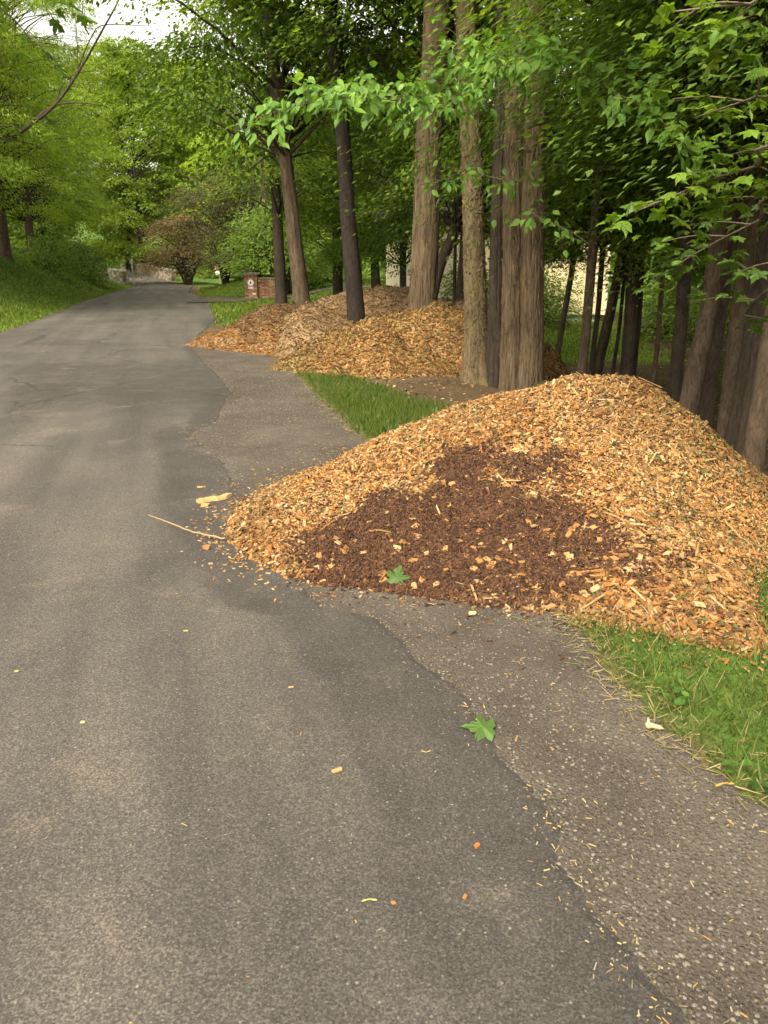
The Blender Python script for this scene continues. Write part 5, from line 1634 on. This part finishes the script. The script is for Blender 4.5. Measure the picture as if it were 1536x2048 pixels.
# straw and dead blades lying along the border of the verge
n = 2600
y = 1.2 + 11 * rng.uniform(size=n) ** 1.4
x = xs(y) + rng.normal(size=n) * .07 + .02
m = ~inside(x, y, footA)
x, y = x[m], y[m]; n = len(x)
V, F, C2 = scatter(np.stack([x, y, H(x, y) + .016 + rng.uniform(0, .015, n)], 1), rdir(n) * (1, 1, .18), np.array((0, 0, 1.)) + rdir(n) * .3, np.stack([rng.uniform(.02, .09, n), rng.uniform(.0015, .004, n), rng.uniform(.001, .002, n)], 1), CHIP3[0], CHIP3[1], pick(np.array([(0.16, 0.125, 0.055), (0.11, 0.08, 0.04), (0.21, 0.17, 0.085), (0.10, 0.105, 0.03)]), n, .3))
tag(ob('straw', mesh_np('straw', V, F, M['litter'], C2)), 'dead straw-coloured blades lying along the border of the grass', 'litter', None, 'stuff')

# dead leaves on the bare earth under the trees
n = 9000
x = rng.uniform(-1.5, 9, n); y = rng.uniform(7, 24, n)
m = (grass_mask(x, y) < .4) & (x > xs(y) + .3) & ~inside(x, y, footA) & ~inside(x, y, footD) & ~inside(x, y, footC)
x, y = x[m], y[m]; n = len(x)
P = np.stack([x, y, H(x, y) + .012], 1)
V, F, C2 = scatter(P, rdir(n) * (1, 1, .2), np.array((0, 0, 1.)) + rdir(n) * .4, rng.uniform(.03, .08, n), LEAF4[0], LEAF4[1], pick(np.array([(0.2, 0.13, 0.065), (0.14, 0.09, 0.045), (0.26, 0.18, 0.1), (0.1, 0.07, 0.04)]), n))
tag(ob('leaf_litter', mesh_np('leaf_litter', V, F, M['litter'], C2)), 'dead brown leaves on the bare earth under the trees', 'leaf litter', None, 'stuff')

# single things lying on road and pile
def road_at(px, py, z=0.02):
    x_, y_ = G(px, py, z)
    return np.array((x_, y_, float(H(x_, y_)) + z))
GL = leaf_mesh('fallen_leaf', MAPLE, (0.075, 0.135, 0.035))
xh, yh = hit(fA, 790, 1178)
ob_ = tag(ob('maple_leaf', GL, None, mtx=frame((xh, yh, ztop(fA, xh, yh) + .03), (0.25, 0.55, .62), (-.1, -.75, .62)) @ Matrix.Scale(0.105, 4)), 'green lobed leaf lying on the dark mulch at the pile foot', 'leaf')
P = road_at(985, 1462)
ob_ = tag(ob('maple_leaf', GL, None, mtx=frame(P + (0, 0, .012), (-1, 0.15, 0.02), (0.05, -.2, 1)) @ Matrix.Scale(0.115, 4)), 'green lobed leaf lying at the broken asphalt edge', 'leaf')
def small_chip(px, py, L, W, T, col, ang, label, cat='wood chip', z=.022, name='wood_chip_scrap', tilt=0.05):
    me_ = chip_shape(L, W, T, tuple(0.45 * q for q in col), int(px))
    o = ob(name, me_, None, tuple(road_at(px, py, z) + (0, 0, T / 2)), (tilt, tilt, ang))
    return tag(o, label, cat)
small_chip(413, 1097, .04, .026, .02, (0.66, 0.30, 0.10), .1, 'blocky orange chip on the asphalt beside the long twig')
small_chip(675, 1542, .034, .012, .008, (0.70, 0.44, 0.18), .5, 'slim tan chip lying alone on the asphalt')
small_chip(954, 1693, .015, .012, .008, (0.62, 0.22, 0.06), .7, 'tiny orange chip near the broken road edge')
small_chip(787, 1807, .009, .008, .005, (0.62, 0.28, 0.08), .3, 'crumb of orange wood right of the winged seed')
small_chip(930, 1795, .012, .009, .006, (0.62, 0.26, 0.08), 1.0, 'small reddish crumb of wood alone on dark asphalt')
small_chip(945, 1228, .035, .022, .009, (0.80, 0.60, 0.30), .2, 'pale chip on the gravel just below the mulch')
small_chip(400, 975, .045, .014, .01, (0.75, 0.5, 0.2), .1, 'pale sliver above the split slab on the asphalt')
small_chip(410, 1012, .05, .03, .015, (0.75, 0.46, 0.18), .3, 'broad tan chip just below the split slab')
small_chip(372, 1262, .02, .006, .004, (0.60, 0.50, 0.12), .2, 'tiny yellow sliver on the middle of the asphalt')
small_chip(1033, 1478, .03, .006, .006, (0.5, 0.3, 0.13), 1.2, 'curled brown bark strip right of the green leaf')
small_chip(582, 1375, .016, .007, .004, (0.6, 0.5, 0.2), .5, 'small straw-yellow flake in mid asphalt')
small_chip(33, 1343, .016, .009, .004, (0.65, 0.55, 0.2), .3, 'small yellow flake near the left border')
small_chip(165, 1445, .014, .010, .004, (0.68, 0.6, 0.3), .3, 'pale yellow petal-like flake on left asphalt')
# split slab of wood
pa = road_at(395, 1006); pb = road_at(466, 992)
ax_ = pb - pa
L = float(np.linalg.norm(ax_))
mb = MB()
prof = resample([(0, 0, 0), (L * .3, .012, 0), (L * .6, -.01, 0), (L, .02, 0)], 9)
wds = np.array([.02, .034, .036, .03, .036, .03, .034, .024, .012])
V = []
for k in range(9):
    for yy, zz in ((-1, 0), (1, 0), (.8, 1), (-.75, .9)):
        V.append((prof[k, 0], prof[k, 1] + yy * wds[k], zz * (.02 + .004 * math.sin(k * 2.1))))
Qd = [(k * 4 + a, k * 4 + (a + 1) % 4, (k + 1) * 4 + (a + 1) % 4, (k + 1) * 4 + a) for k in range(8) for a in range(4)] + [(3, 2, 1, 0), (32, 33, 34, 35)]
mb.add(V, Qd, c=(0.30, 0.20, 0.085))
o = ob('wood_slab', mb.mesh('wood_slab', M['chip'], col=True), None, tuple(pa), (0, 0, math.atan2(ax_[1], ax_[0])))
tag(o, 'pale split slab of wood lying on the asphalt near the pile tip', 'wood')
# long twig propped on the pile edge
tw = resample([road_at(300, 1052) + (0, 0, .075), road_at(340, 1064) + (0, 0, .06), road_at(350, 1068) + (0, 0, .062), road_at(395, 1077) + (0, 0, .035), road_at(450, 1083) + (0, 0, .02)], 30)
tw[:, 2] += rng.normal(size=30) * .002
v, q, t = tube(tw - tw[0], np.linspace(.0025, .006, 30), 7)
mb = MB(); mb.add(v, q, t, c=(0.23, 0.165, 0.085))
tag(ob('twig', mb.mesh('twig', M['chip'], True, True), None, tuple(tw[0])), 'long thin peeled twig sticking out of the pile over the asphalt', 'twig')
# winged maple seeds
def samara(px, py, size, ang, label, col):
    e = empty('winged_seed', tuple(road_at(px, py, .022)), label, 'seed')
    e.rotation_euler = (0, 0, ang)
    wing = np.array([(0, -.08, 0), (.25, -.10, .0), (.6, -.16, .03), (.95, -.1, .06), (1.0, .04, .06), (.8, .14, .04), (.45, .13, .02), (.2, .09, 0), (0, .08, 0)])
    for sg, a0 in ((1, .35), (-1, .35)):
        w = wing * size
        w = w * (sg, 1, 1)
        ca, sa = math.cos(sg * -a0), math.sin(sg * -a0)
        w = np.stack([w[:, 0] * ca - w[:, 1] * sa, w[:, 0] * sa + w[:, 1] * ca, w[:, 2] + .004], 1)
        f_ = list(range(9))
        ob('wing', mesh_np('wing', w, np.array([f_ if sg > 0 else f_[::-1]]), M['litter'], np.repeat(np.array([col]), 9, 0)), e)
    v_ = PEB[0] * (size * .34, size * .26, size * .2) + (0, 0, .003)
    ob('seed', mesh_np('seed', v_, PEB[1], M['litter'], np.repeat(np.array([col]) * .8, len(v_), 0), True), e)
samara(738, 1800, .022, .1, 'yellow-green winged maple seed on the dark asphalt', (0.30, 0.28, 0.09))
samara(852, 1506, .018, math.pi, 'curled yellow winged seed near the green leaf', (0.32, 0.24, 0.07))
samara(1445, 1568, .035, .2, 'yellowed winged seed at the edge of the verge grass', (0.30, 0.20, 0.05))
# pale piece of wood at the verge edge
pv = road_at(1290, 1458, .02); pw_ = road_at(1328, 1462, .02)
L = float(np.linalg.norm(pw_ - pv))
pth = resample([(0, 0, .012), (L * .25, 0.004, .014), (L * .6, 0, .012), (L, -.004, .008)], 12)
v, q, t = tube(pth, np.array([.006, .012, .014, .012, .010, .009, .009, .009, .009, .007, .004, .002]), 8)
mb = MB(); mb.add(v, q, t, c=(0.30, 0.225, 0.135))
v, q, t = tube(np.array([(.01, 0, .014), (.012, .012, .026), (.012, .02, .036)]), np.array([.008, .006, .002]), 7)
mb.add(v, q, t, c=(0.30, 0.225, 0.135))
tag(ob('wood_knot', mb.mesh('wood_knot', M['chip'], True, True), None, tuple(pv), (0, 0, -.1)), 'bone-pale forked scrap of wood at the grass edge', 'wood')
